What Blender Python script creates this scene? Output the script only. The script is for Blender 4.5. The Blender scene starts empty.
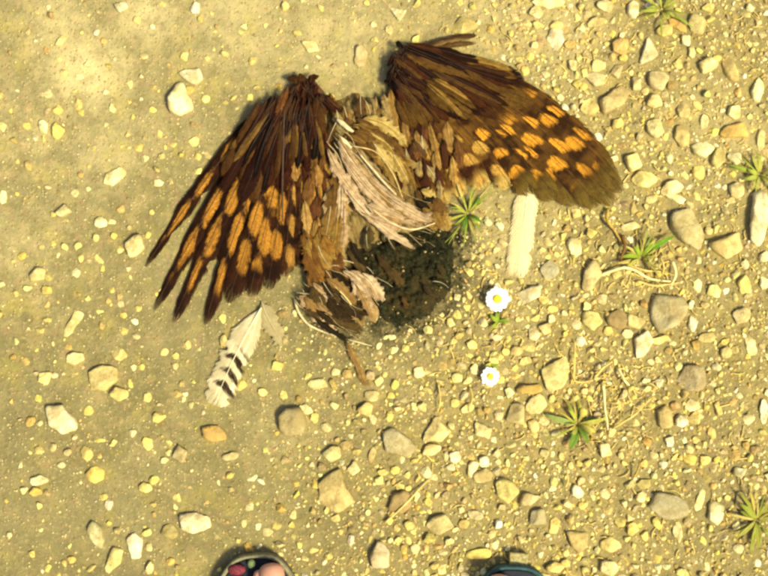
import bpy, bmesh, math, random
import numpy as np
from mathutils import Vector, Matrix, noise as mnoise

# ------------------------------------------------------------------ camera
scene = bpy.context.scene
W_PX, H_PX = 768.0, 576.0
CAM = Vector((0.0, -0.11, 1.285))
TARGET = Vector((0.0, 0.0, 0.0))
cam_d = bpy.data.cameras.new('camera')
cam = bpy.data.objects.new('camera', cam_d)
scene.collection.objects.link(cam)
cam.location = CAM
cam.rotation_euler = (TARGET - CAM).to_track_quat('-Z', 'Y').to_euler()
cam_d.sensor_width = 36.0
cam_d.lens = 36.0 * (TARGET - CAM).length / 0.92
cam_d.clip_start = 0.02
cam_d.clip_end = 500.0
scene.camera = cam

# ------------------------------------------------------------------ world, sun, exposure
SUN_EL = math.radians(54)
SUN_H = Vector((0.80, -0.60))
SUN_DIR = Vector((math.cos(SUN_EL) * SUN_H.x, math.cos(SUN_EL) * SUN_H.y, math.sin(SUN_EL)))
world = bpy.data.worlds.new('World'); scene.world = world
world.use_nodes = True
wn = world.node_tree; wn.nodes.clear()
sky = wn.nodes.new('ShaderNodeTexSky'); sky.sky_type = 'NISHITA'; sky.sun_disc = False
sky.sun_elevation = SUN_EL; sky.sun_rotation = math.atan2(SUN_H.x, SUN_H.y)
sky.dust_density = 4.0; sky.air_density = 1.0
bg = wn.nodes.new('ShaderNodeBackground'); bg.inputs['Strength'].default_value = 0.09
wo = wn.nodes.new('ShaderNodeOutputWorld')
wn.links.new(sky.outputs[0], bg.inputs['Color']); wn.links.new(bg.outputs[0], wo.inputs['Surface'])
sun_d = bpy.data.lights.new('sun', 'SUN')
sun_d.energy = 3.7; sun_d.angle = math.radians(11); sun_d.color = (1.0, 0.93, 0.58)
sun = bpy.data.objects.new('sun', sun_d); scene.collection.objects.link(sun)
sun.rotation_euler = SUN_DIR.to_track_quat('Z', 'Y').to_euler()
sun.location = SUN_DIR * 3
vs = scene.view_settings
vs.view_transform = 'Standard'; vs.look = 'None'; vs.gamma = 1.0; vs.use_curve_mapping = False
vs.exposure = 0.86
scene.cycles.pixel_filter_type = 'BLACKMAN_HARRIS'; scene.cycles.filter_width = 2.7     # the soft little lens of the photograph

# ------------------------------------------------------------------ helpers
C = scene.collection
_R = cam.rotation_euler.to_matrix()
_half = 0.5 * cam_d.sensor_width / cam_d.lens
def P(px, py, z=0.0):
    """ground point (at height z) seen at a photograph pixel"""
    d = _R @ Vector(((px - W_PX / 2) / (W_PX / 2) * _half, -(py - H_PX / 2) / (W_PX / 2) * _half, -1.0))
    t = (z - CAM.z) / d.z
    return CAM + d * t
MM = 0.0012            # metres on the ground for one photograph pixel

def gh(x, y):
    """height of the soil"""
    if abs(x) > 1.2 or abs(y) > 1.2:
        return 0.02 * mnoise.noise(Vector((x * .3, y * .3, 4.)))
    r = max(0.0, min(1.0, (x + 0.12) / 0.28))
    h = 0.0040 * mnoise.noise(Vector((x * 7, y * 7, 1.3)))
    h += (0.0014 + .0012 * r) * mnoise.noise(Vector((x * 28, y * 28, 7.1)))
    h += (0.0006 + 0.0014 * r) * mnoise.noise(Vector((x * 95, y * 95, 3.7)))
    h += (0.0003 + 0.0006 * r) * mnoise.noise(Vector((x * 240, y * 240, 9.2)))
    return h

def link(o, parent=None):
    C.objects.link(o)
    if parent is not None: o.parent = parent
    return o
def mesh_obj(name, verts, faces, mats, parent=None, loc=(0, 0, 0), smooth=True, uvs=None, midx=None):
    me = bpy.data.meshes.new(name)
    me.from_pydata([tuple(v) for v in verts], [], faces)
    if not isinstance(mats, (list, tuple)): mats = [mats]
    for m in mats: me.materials.append(m)
    if midx is not None: me.polygons.foreach_set('material_index', midx)
    me.polygons.foreach_set('use_smooth', [smooth] * len(me.polygons))
    if uvs is not None:
        uvl = me.uv_layers.new(name='UVMap')
        vi = np.empty(len(me.loops), dtype=np.int32); me.loops.foreach_get('vertex_index', vi)
        uvl.data.foreach_set('uv', np.asarray(uvs, dtype=np.float32)[vi].ravel())
    me.update()
    o = bpy.data.objects.new(name, me)
    link(o, parent); o.location = loc
    return o
def empty(name, loc=(0, 0, 0)):
    o = bpy.data.objects.new(name, None); o.empty_display_size = 0.02
    link(o); o.location = loc
    return o
def tag(o, label=None, cat=None, group=None, kind=None):
    if label: o['label'] = label
    if cat: o['category'] = cat
    if group: o['group'] = group
    if kind: o['kind'] = kind
    return o
def tube(pts, rads, n=6, cap=True):
    """verts, faces of a tube along points"""
    V, F = [], []
    pts = [Vector(p) for p in pts]
    for i, p in enumerate(pts):
        t = (pts[min(i + 1, len(pts) - 1)] - pts[max(i - 1, 0)]).normalized()
        a = t.cross(Vector((0, 0, 1)))
        if a.length < 1e-4: a = Vector((1, 0, 0))
        a.normalize(); b = a.cross(t)
        r = rads[i] if isinstance(rads, (list, tuple)) else rads
        for k in range(n):
            th = 2 * math.pi * k / n
            V.append(p + a * (r * math.cos(th)) + b * (r * math.sin(th)))
    for i in range(len(pts) - 1):
        for k in range(n):
            F.append((i * n + k, i * n + (k + 1) % n, (i + 1) * n + (k + 1) % n, (i + 1) * n + k))
    if cap:
        F.append(tuple(range(n))[::-1]); F.append(tuple(range((len(pts) - 1) * n, len(pts) * n)))
    return V, F
def bez(a, b, c, n):
    out = []
    for i in range(n):
        t = i / (n - 1)
        out.append(a * (1 - t) ** 2 + b * (2 * t * (1 - t)) + c * t * t)
    return out
def spline(pts, n):
    """Catmull-Rom through points"""
    pts = [Vector(p) for p in pts]; q = [pts[0] * 2 - pts[1]] + pts + [pts[-1] * 2 - pts[-2]]
    out = []
    m = len(pts) - 1
    for i in range(n):
        s = i / (n - 1) * m; k = min(int(s), m - 1); t = s - k
        p0, p1, p2, p3 = q[k], q[k + 1], q[k + 2], q[k + 3]
        out.append(0.5 * ((2 * p1) + (p2 - p0) * t + (2 * p0 - 5 * p1 + 4 * p2 - p3) * t * t + (-p0 + 3 * p1 - 3 * p2 + p3) * t ** 3))
    return out

# ---- node helpers
def fray_edge(t, u, v, rand, amount=1.0):
    """loose barbs: the vane breaks up towards its edge and tip"""
    au = t.math('ABSOLUTE', t.math('SUBTRACT', u, .5))
    cb = t.n('ShaderNodeCombineXYZ')
    t.l(t.math('ADD', t.math('MULTIPLY', u, 1.5), t.math('MULTIPLY', rand, 33)), cb.inputs[0]); t.l(t.math('MULTIPLY', t.math('SUBTRACT', v, t.math('MULTIPLY', au, .25)), 46), cb.inputs[1])
    bn = t.noise(cb.outputs[0], 1.0, 3, .75)
    e = t.math('MAXIMUM', t.math('MULTIPLY', au, 2.0), t.math('ADD', t.math('MULTIPLY', v, 2.4), -1.42))
    e = t.math('ADD', e, t.math('MULTIPLY', t.math('SUBTRACT', bn, .5), 1.5 * amount))
    t.l(t.ramp(e, .80, 1.10, 1.0, 0.0), t.b.inputs['Alpha'])
class NT:
    def __init__(s, name):
        s.m = bpy.data.materials.new(name); s.m.use_nodes = True
        s.t = s.m.node_tree; s.t.nodes.clear()
        s.out = s.n('ShaderNodeOutputMaterial'); s.b = s.n('ShaderNodeBsdfPrincipled')
        s.l(s.b.outputs[0], s.out.inputs['Surface'])
    def n(s, ty, **kw):
        nd = s.t.nodes.new(ty)
        for k, v in kw.items(): setattr(nd, k, v)
        return nd
    def l(s, a, b): s.t.links.new(a, b)
    def set(s, inp, v):
        if hasattr(v, 'is_linked') or isinstance(v, bpy.types.NodeSocket): s.l(v, inp)
        else: inp.default_value = v
    def math(s, op, a, b=0.0, c=None, clamp=False):
        nd = s.n('ShaderNodeMath', operation=op, use_clamp=clamp)
        s.set(nd.inputs[0], a); s.set(nd.inputs[1], b)
        if c is not None: s.set(nd.inputs[2], c)
        return nd.outputs[0]
    def mix(s, f, a, b, blend='MIX'):
        nd = s.n('ShaderNodeMix', data_type='RGBA', blend_type=blend)
        s.set(nd.inputs[0], f)
        s.set(nd.inputs[6], a if not isinstance(a, tuple) else (*a[:3], 1)); s.set(nd.inputs[7], b if not isinstance(b, tuple) else (*b[:3], 1))
        return nd.outputs[2]
    def noise(s, vec, scale, detail=3, rough=0.55, dist=0.0):
        nd = s.n('ShaderNodeTexNoise'); nd.inputs['Scale'].default_value = scale
        nd.inputs['Detail'].default_value = detail; nd.inputs['Roughness'].default_value = rough
        nd.inputs['Distortion'].default_value = dist
        if vec is not None: s.l(vec, nd.inputs['Vector'])
        return nd.outputs['Fac']
    def ramp(s, f, lo, hi, a=0.0, b=1.0):
        nd = s.n('ShaderNodeMapRange', interpolation_type='SMOOTHSTEP')
        s.l(f, nd.inputs[0])
        for i, v in enumerate((lo, hi, a, b)): s.set(nd.inputs[i + 1], v)
        return nd.outputs[0]
    def bump(s, h, dist, strength=1.0, normal=None):
        nd = s.n('ShaderNodeBump'); nd.inputs['Distance'].default_value = dist; nd.inputs['Strength'].default_value = strength
        s.l(h, nd.inputs['Height'])
        if normal is not None: s.l(normal, nd.inputs['Normal'])
        return nd.outputs[0]
    def pos(s): return s.n('ShaderNodeNewGeometry').outputs['Position']
    def obj(s): return s.n('ShaderNodeTexCoord').outputs['Object']
    def uv(s): return s.n('ShaderNodeTexCoord').outputs['UV']

# ------------------------------------------------------------------ materials
def ground_material():
    t = NT('soil')
    p = t.pos()
    at = t.n('ShaderNodeAttribute', attribute_name='zone')      # r = dust, g = gravel share, b = loam
    sep = t.n('ShaderNodeSeparateColor'); t.l(at.outputs['Color'], sep.inputs[0])
    n1 = t.noise(p, 9, 4, .6); n2 = t.noise(p, 42, 4, .65); n3 = t.noise(p, 220, 3, .7); n4 = t.noise(p, 700, 2, .6)
    c = t.mix(t.ramp(n1, .35, .68), (.168, .144, .056), (.226, .196, .088))
    c = t.mix(t.math('MULTIPLY', t.ramp(n2, .42, .72), .55), c, (.40, .295, .115))
    c = t.mix(t.math('MULTIPLY', t.ramp(n2, .50, .26), .5), c, (.185, .125, .036))
    n5 = t.noise(p, 26, 3, .6); n6 = t.noise(p, 70, 3, .6)
    c = t.mix(t.ramp(n5, .52, .70, 0, .55), c, (.34, .275, .06))
    c = t.mix(t.ramp(n6, .52, .70, 0, .5), c, (.33, .205, .10))
    c = t.mix(t.ramp(n6, .46, .30, 0, .45), c, (.25, .215, .065))
    c = t.mix(t.math('MULTIPLY', sep.outputs[1], t.ramp(n2, .3, .6, .25, .6)), c, (.262, .200, .066))
    c = t.mix(t.math('MULTIPLY', sep.outputs[2], .6), c, (.165, .138, .058))
    c = t.mix(t.math('MULTIPLY', sep.outputs[0], t.ramp(n2, .3, .6, .45, .95)), c, (.56, .455, .215))
    c = t.mix(t.ramp(n3, .56, .72, 0, .6), c, (.52, .40, .17))
    c = t.mix(t.ramp(n3, .44, .30, 0, .6), c, (.15, .10, .03))
    stn = t.n('ShaderNodeAttribute', attribute_name='stain')
    sm_ = t.math('MULTIPLY', stn.outputs['Fac'], t.ramp(t.math('ADD', n2, t.math('MULTIPLY', n3, .6)), .6, 1.0, 1.6, .5), clamp=True)
    c = t.mix(sm_, c, (.020, .017, .006))
    vor = t.n('ShaderNodeTexVoronoi', feature='F1'); vor.inputs['Scale'].default_value = 260; t.l(p, vor.inputs['Vector'])
    sel = t.n('ShaderNodeSeparateColor'); t.l(vor.outputs['Color'], sel.inputs[0])
    grain = t.math('MULTIPLY', t.ramp(vor.outputs['Distance'], .42, .25), t.ramp(sel.outputs[0], .72, .78))
    c = t.mix(t.math('MULTIPLY', grain, .75), c, t.mix(sel.outputs[1], (.34, .22, .07), (.66, .54, .25)))
    t.l(c, t.b.inputs['Base Color']); t.b.inputs['Roughness'].default_value = .95
    t.b.inputs['Specular IOR Level'].default_value = .2
    h = t.math('ADD', t.math('MULTIPLY', n3, .8), t.math('ADD', t.math('MULTIPLY', n4, .4), t.math('MULTIPLY', grain, .5)))
    t.l(t.bump(h, .0022, 1.0), t.b.inputs['Normal'])
    return t.m
def stone_material():
    t = NT('stone')
    oi = t.n('ShaderNodeObjectInfo'); p = t.pos()
    n1 = t.noise(p, 60, 4, .6); n2 = t.noise(p, 260, 4, .7); n3 = t.noise(p, 900, 2, .6)
    c = t.mix(t.ramp(n1, .35, .68), t.mix(1.0, oi.outputs['Color'], (.66, .60, .48), 'MULTIPLY'), oi.outputs['Color'])
    c = t.mix(t.ramp(n2, .54, .74, 0, .55), c, t.mix(1.0, oi.outputs['Color'], (1.25, 1.25, 1.3), 'MULTIPLY'))
    c = t.mix(t.ramp(n2, .46, .30, 0, .55), c, (.24, .165, .055))
    c = t.mix(t.ramp(n1, .50, .34, 0, .45), c, (.33, .245, .095))
    t.l(c, t.b.inputs['Base Color']); t.b.inputs['Roughness'].default_value = .75
    t.b.inputs['Specular IOR Level'].default_value = .35
    h = t.math('ADD', n2, t.math('MULTIPLY', n3, .4))
    t.l(t.bump(h, .0018, 1.0), t.b.inputs['Normal'])
    return t.m
def attr_stone_material():
    t = NT('grit')
    at = t.n('ShaderNodeAttribute', attribute_name='tone'); p = t.pos()
    n2 = t.noise(p, 400, 3, .7)
    c = t.mix(t.ramp(n2, .35, .68), t.mix(1.0, at.outputs['Color'], (.6, .55, .42), 'MULTIPLY'), at.outputs['Color'])
    t.l(c, t.b.inputs['Base Color']); t.b.inputs['Roughness'].default_value = .8
    t.l(t.bump(n2, .0012, .8), t.b.inputs['Normal'])
    return t.m
def plain(name, col, rough=.7, var=.35, scale=120, spec=.3, bump=.0006, sss=0.0):
    t = NT(name); p = t.pos()
    n = t.noise(p, scale, 4, .65)
    lo = tuple(x * (1 - var) for x in col); hi = tuple(min(1, x * (1 + var)) for x in col)
    t.l(t.mix(t.ramp(n, .3, .7), lo, hi), t.b.inputs['Base Color'])
    t.b.inputs['Roughness'].default_value = rough; t.b.inputs['Specular IOR Level'].default_value = spec
    if bump: t.l(t.bump(n, bump, .8), t.b.inputs['Normal'])
    if sss:
        t.b.inputs['Subsurface Weight'].default_value = sss; t.b.inputs['Subsurface Radius'].default_value = (.006, .002, .001); t.b.inputs['Subsurface Scale'].default_value = 1
    return t.m
def object_tinted(name, rough=.75, barbs=True, var=.5, plainness=1.0, fray=1.0):
    """barbed vane whose ground colour is the object's own colour"""
    t = NT(name); oi = t.n('ShaderNodeObjectInfo'); uv = t.uv(); p = t.pos()
    sp = t.n('ShaderNodeSeparateXYZ'); t.l(uv, sp.inputs[0])
    n = t.noise(p, 150, 4, .65); n2 = t.noise(p, 520, 3, .7)
    cb = t.n('ShaderNodeCombineXYZ'); t.l(t.math('ADD', t.math('MULTIPLY', sp.outputs[0], 7), t.math('MULTIPLY', oi.outputs['Random'], 60)), cb.inputs[0]); t.l(t.math('MULTIPLY', sp.outputs[1], 2.2), cb.inputs[1])
    st = t.noise(cb.outputs[0], 1.0, 4, .7)
    c = t.mix(t.ramp(n, .3, .68), t.mix(1.0, oi.outputs['Color'], (1 - var, 1 - var * 1.1, 1 - var * 1.2), 'MULTIPLY'), oi.outputs['Color'])
    c = t.mix(t.ramp(n2, .55, .75, 0, .6 * plainness), c, t.mix(1.0, oi.outputs['Color'], (1.6, 1.5, 1.4), 'MULTIPLY'))
    c = t.mix(t.ramp(n2, .45, .28, 0, .6 * plainness), c, t.mix(1.0, oi.outputs['Color'], (.45, .38, .3), 'MULTIPLY'))
    c = t.mix(t.ramp(st, .48, .34, 0, .75 * plainness), c, t.mix(1.0, oi.outputs['Color'], (.35, .28, .22), 'MULTIPLY'))
    c = t.mix(t.ramp(st, .54, .70, 0, .6 * plainness), c, t.mix(1.0, oi.outputs['Color'], (1.9, 1.9, 1.7), 'MULTIPLY'))
    t.l(c, t.b.inputs['Base Color']); t.b.inputs['Roughness'].default_value = rough
    t.b.inputs['Specular IOR Level'].default_value = .08
    if fray: fray_edge(t, sp.outputs[0], sp.outputs[1], oi.outputs['Random'], fray)
    au = t.math('ABSOLUTE', t.math('SUBTRACT', sp.outputs[0], .5))
    ph = t.math('MULTIPLY', t.math('SUBTRACT', sp.outputs[1], t.math('MULTIPLY', au, .35)), 150)
    t.l(t.bump(t.math('ADD', t.math('MULTIPLY', t.math('SINE', ph), .25), t.math('ADD', t.math('MULTIPLY', st, 2.), t.math('MULTIPLY', n2, 1.5))), .0007, .8), t.b.inputs['Normal'])
    return t.m
def spotted_vane(name, dark, mid, spot, freq, cu, hu, hs, vmin, vmax, midmix=.5, tipcol=None, tip0=.8, streak=.6):
    """flight-feather vane: dark ground with rows of tawny oval spots on the inner web"""
    t = NT(name); oi = t.n('ShaderNodeObjectInfo'); uv = t.uv(); p = t.pos()
    sp = t.n('ShaderNodeSeparateXYZ'); t.l(uv, sp.inputs[0])
    u, v = sp.outputs[0], sp.outputs[1]
    n = t.noise(p, 130, 4, .65); n2 = t.noise(p, 480, 3, .7); n3 = t.noise(p, 60, 2, .5)
    vv = t.math('ADD', t.math('MULTIPLY', v, freq), t.math('MULTIPLY', oi.outputs['Random'], 1.0))
    vv = t.math('ADD', vv, t.math('MULTIPLY', t.math('SUBTRACT', u, .5), -.55))
    fr = t.math('FRACT', vv)
    ds = t.math('DIVIDE', t.math('SUBTRACT', fr, .5), hs); du = t.math('DIVIDE', t.math('SUBTRACT', u, cu), hu)
    d = t.math('ADD', t.math('MULTIPLY', ds, ds), t.math('MULTIPLY', du, du))
    d = t.math('ADD', d, t.math('MULTIPLY', t.math('SUBTRACT', n, .5), 1.6))
    d = t.math('ADD', d, t.math('MULTIPLY', t.math('SUBTRACT', t.noise(p, 40, 2, .5), .44), 2.0))
    cb2 = t.n('ShaderNodeCombineXYZ'); au2 = t.math('ABSOLUTE', t.math('SUBTRACT', u, .5))
    t.l(t.math('ADD', t.math('MULTIPLY', u, 2), t.math('MULTIPLY', oi.outputs['Random'], 40)), cb2.inputs[0]); t.l(t.math('MULTIPLY', t.math('SUBTRACT', v, t.math('MULTIPLY', au2, .22)), 60), cb2.inputs[1])
    bn = t.noise(cb2.outputs[0], 1.0, 3, .7)
    d = t.math('ADD', d, t.math('MULTIPLY', t.math('SUBTRACT', bn, .5), 1.7))
    m = t.math('MULTIPLY', t.ramp(d, 1.45, .45), t.ramp(bn, .25, .5, .75, 1.0))
    m = t.math('MULTIPLY', m, t.math('MULTIPLY', t.ramp(v, vmin - .04, vmin + .04), t.ramp(v, vmax + .03, vmax - .03)))
    cb = t.n('ShaderNodeCombineXYZ'); t.l(t.math('ADD', t.math('MULTIPLY', u, 6), t.math('MULTIPLY', oi.outputs['Random'], 60)), cb.inputs[0]); t.l(t.math('MULTIPLY', v, 3.0), cb.inputs[1])
    st = t.noise(cb.outputs[0], 1.0, 4, .7)
    base = t.mix(t.math('MULTIPLY', t.ramp(n3, .38, .66), midmix), dark, mid)
    base = t.mix(t.ramp(st, .53, .68, 0, streak), base, tuple(min(1, x * 1.9) for x in mid))
    base = t.mix(t.ramp(st, .47, .33, 0, .8), base, dark)
    base = t.mix(t.ramp(n2, .58, .76, 0, .5), base, mid)
    if tipcol: base = t.mix(t.math('MULTIPLY', t.ramp(v, tip0, tip0 + .12), t.ramp(n, .3, .6, .5, 1)), base, tipcol)
    sc = t.mix(t.ramp(n2, .35, .68), tuple(x * .62 for x in spot), tuple(min(1, x * 1.2) for x in spot))
    sc = t.mix(t.ramp(st, .56, .36, 0, .8), sc, tuple(x * .38 for x in spot))
    c = t.mix(m, base, sc)
    t.l(c, t.b.inputs['Base Color']); t.b.inputs['Roughness'].default_value = .75
    t.b.inputs['Specular IOR Level'].default_value = .06
    fray_edge(t, u, v, oi.outputs['Random'], .8)
    au = t.math('ABSOLUTE', t.math('SUBTRACT', u, .5))
    ph = t.math('MULTIPLY', t.math('SUBTRACT', v, t.math('MULTIPLY', au, .22)), 320)
    t.l(t.bump(t.math('ADD', t.math('MULTIPLY', t.math('SINE', ph), .25), t.math('ADD', t.math('MULTIPLY', st, 2.), t.math('MULTIPLY', n2, 1.5))), .0006, .8), t.b.inputs['Normal'])
    return t.m

M_ground = ground_material(); M_stone = stone_material(); M_grit = attr_stone_material()
M_left = spotted_vane('tawny_spotted_vane', (.010, .0030, .0012), (.042, .013, .0035), (.38, .165, .020), 4.8, .52, .25, .41, .28, .84, .4, streak=.3)
M_leftsec = spotted_vane('dark_streaked_vane', (.010, .003, .0012), (.08, .025, .005), (.38, .19, .035), 5.5, .70, .26, .38, .40, .95, .65)
M_right = spotted_vane('brown_spotted_vane', (.022, .008, .002), (.095, .042, .007), (.62, .265, .022), 6.6, .46, .25, .26, .45, .84, .8, (.105, .066, .011), .82)
M_rightsec = spotted_vane('brown_streaked_vane', (.025, .007, .002), (.12, .055, .009), (.46, .25, .045), 5.0, .5, .26, .26, .55, .97, .85, (.50, .33, .08), .84)
M_barred = spotted_vane('barred_white_vane', (.44, .36, .20), (.60, .49, .29), (.022, .011, .006), 7.5, .62, .42, .30, .42, .84, .9)
M_vane = object_tinted('soft_vane'); M_down = object_tinted('matted_down', .9, var=.45, plainness=.6, fray=1.7); M_white = object_tinted('white_vane', .8, var=.15, plainness=.35, fray=.9); M_fibre = object_tinted('down_fibre', .85, var=.4, fray=0)
M_shaft_dark = plain('dark_shaft', (.045, .02, .008), .5, bump=0)
M_shaft_pale = plain('pale_shaft', (.75, .66, .40), .45, .15, bump=0)
M_bone = plain('bone', (.56, .46, .25), .6, .3)

# ------------------------------------------------------------------ ground: one sheet out to the horizon
def axis(lo, hi, step):
    a = list(np.arange(lo, hi + 1e-9, step)); s, x = step, hi; up = []
    while x < 60: s *= 1.45; x += s; up.append(x)
    s, x = step, lo; dn = []
    while x > -60: s *= 1.45; x -= s; dn.append(x)
    return dn[::-1] + a + up
DUST = [(85, 70, 42, 1.0), (150, 18, 32, .8), (60, 30, 40, .6), (30, 140, 45, .35), (230, 20, 60, .45), (340, 25, 70, .45), (110, 150, 45, .35), (480, 20, 70, .35),
        (700, 130, 60, .25), (560, 30, 60, .4), (735, 135, 26, .5), (510, 240, 40, .4), (20, 250, 40, .3), (290, 430, 26, .25)]
LOAM = [(150, 330, 110, .5), (60, 520, 120, .7), (240, 480, 90, .6), (20, 420, 80, .7), (330, 540, 90, .7), (440, 540, 70, .4), (740, 540, 90, .6), (720, 470, 60, .5),
        (395, 330, 60, .4), (300, 350, 60, .5)]
def build_ground():
    xs = axis(-.60, .60, .0026); ys = axis(-.46, .46, .0026)
    nx, ny = len(xs), len(ys)
    V = np.empty((ny * nx, 3)); i = 0
    for y in ys:
        for x in xs:
            V[i] = (x, y, gh(x, y)); i += 1
    idx = np.arange(nx * ny).reshape(ny, nx)
    F = np.stack([idx[:-1, :-1], idx[:-1, 1:], idx[1:, 1:], idx[1:, :-1]], -1).reshape(-1, 4)
    me = bpy.data.meshes.new('ground'); me.from_pydata(V.tolist(), [], F.tolist())
    me.materials.append(M_ground); me.polygons.foreach_set('use_smooth', [True] * len(me.polygons))
    z = np.zeros((len(V), 4)); z[:, 3] = 1
    for col, L in ((0, DUST), (2, LOAM)):
        for px, py, r, a in L:
            c = P(px, py); d2 = ((V[:, 0] - c.x) ** 2 + (V[:, 1] - c.y) ** 2) / (r * MM) ** 2
            z[:, col] = np.maximum(z[:, col], a * np.exp(-d2 * .9))
    z[:, 1] = np.clip((V[:, 0] + .16 + V[:, 1] * -.15) / .34, 0, 1)
    ca = me.color_attributes.new('zone', 'FLOAT_COLOR', 'POINT'); ca.data.foreach_set('color', z.astype(np.float32).ravel())
    stain = np.zeros(len(V))
    for px, py, r, a in ((415, 272, 58, 1.0), (398, 305, 42, .9), (436, 245, 40, .9), (370, 255, 36, .8), (345, 315, 46, .5), (330, 250, 44, .5), (450, 285, 22, .8), (425, 325, 16, .8)):     # ooze from the carcass
        c = P(px, py); stain = np.maximum(stain, a * np.exp(-(((V[:, 0] - c.x) ** 2 + (V[:, 1] - c.y) ** 2) / (r * MM) ** 2) ** 1.6))
    fa = me.attributes.new('stain', 'FLOAT', 'POINT'); fa.data.foreach_set('value', stain.astype(np.float32))
    o = bpy.data.objects.new('ground', me); link(o)
    tag(o, 'dusty yellow brown track of packed soil and gravel', 'ground', kind='structure')
build_ground()

# ------------------------------------------------------------------ stones
TONE = {'white': (.84, .75, .42), 'cream': (.79, .66, .27), 'yellow': (.76, .60, .17), 'tan': (.58, .455, .185),
        'grey': (.47, .395, .19), 'orange': (.62, .41, .11), 'brown': (.37, .265, .09)}
def stone_shape(rnd, a, b, ang, h, poly=None, nth=26):
    """a, b half sizes in metres; outline is a rounded polygon, crown is cut by a few tilted planes"""
    if poly is None:
        k = rnd.randint(4, 7); off = rnd.random() * 6.28
        pts = []
        for i in range(k):
            th = off + (i + rnd.uniform(-.28, .28)) / k * 6.2832; r = rnd.uniform(.84, 1.26)
            x, y = r * math.cos(th) * a, r * math.sin(th) * b
            pts.append((x * math.cos(ang) - y * math.sin(ang), x * math.sin(ang) + y * math.cos(ang)))
    else: pts = poly
    def rad(th):
        dx, dy = math.cos(th), math.sin(th); best = None
        for i in range(len(pts)):
            (x1, y1), (x2, y2) = pts[i], pts[(i + 1) % len(pts)]
            ex, ey = x2 - x1, y2 - y1; den = dx * ey - dy * ex
            if abs(den) < 1e-12: continue
            t = (x1 * ey - y1 * ex) / den; s = (x1 * dy - y1 * dx) / den
            if t > 0 and -1e-6 <= s <= 1 + 1e-6 and (best is None or t > best): best = t
        return best if best is not None else a
    raw = [rad(2 * math.pi * i / 72) for i in range(72)]
    sm = [(raw[i - 1] + 3 * raw[i] + raw[(i + 1) % 72]) / 5 for i in range(72)]
    R = [sm[int(i * 72 / nth)] for i in range(nth)]
    size = (a + b) / 2
    planes = []
    for _ in range(rnd.randint(3, 5)):
        th = rnd.random() * 6.28; tl = rnd.uniform(.15, .75) * h / size
        planes.append((math.cos(th) * tl, math.sin(th) * tl, h * rnd.uniform(.62, 1.0)))
    prof = [(.72, -.75), (.95, -.30), (1.0, .06), (.985, .40), (.90, .72), (.68, .92), (.40, 1.0), (.18, 1.03)]
    V, F = [], []; sd = Vector((rnd.random() * 99, rnd.random() * 99, rnd.random() * 99))
    f = 1.0 / size
    for sc, zz in prof:
        for i in range(nth):
            th = 2 * math.pi * i / nth; r = R[i] * sc
            x, y, z = r * math.cos(th), r * math.sin(th), zz * h
            for gx, gy, g0 in planes: z = min(z, g0 - gx * x - gy * y)
            nv = mnoise.noise_vector(Vector((x * f * 1.6, y * f * 1.6, z * f * 1.6)) + sd) * (.09 * size) + mnoise.noise_vector(Vector((x * f * 5, y * f * 5, z * f * 5)) + sd) * (.035 * size)
            V.append(Vector((x, y, z)) + nv)
    for j in range(len(prof) - 1):
        for i in range(nth):
            F.append((j * nth + i, j * nth + (i + 1) % nth, (j + 1) * nth + (i + 1) % nth, (j + 1) * nth + i))
    top = V[(len(prof) - 1) * nth:]; c = sum(top, Vector()) / nth; V.append(c); ci = len(V) - 1; j = len(prof) - 1
    for i in range(nth): F.append((j * nth + i, j * nth + (i + 1) % nth, ci))
    return V, F
def jitter_tone(t, rnd, s=.12):
    k = 1 + rnd.uniform(-s, s) * 1.3; r, g, b = TONE[t]
    return (min(.9, r * k * (1 + rnd.uniform(-s, s) * .4)), min(.88, g * k), min(.85, b * k * (1 + rnd.uniform(-s, s) * 1.5)), 1)

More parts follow.
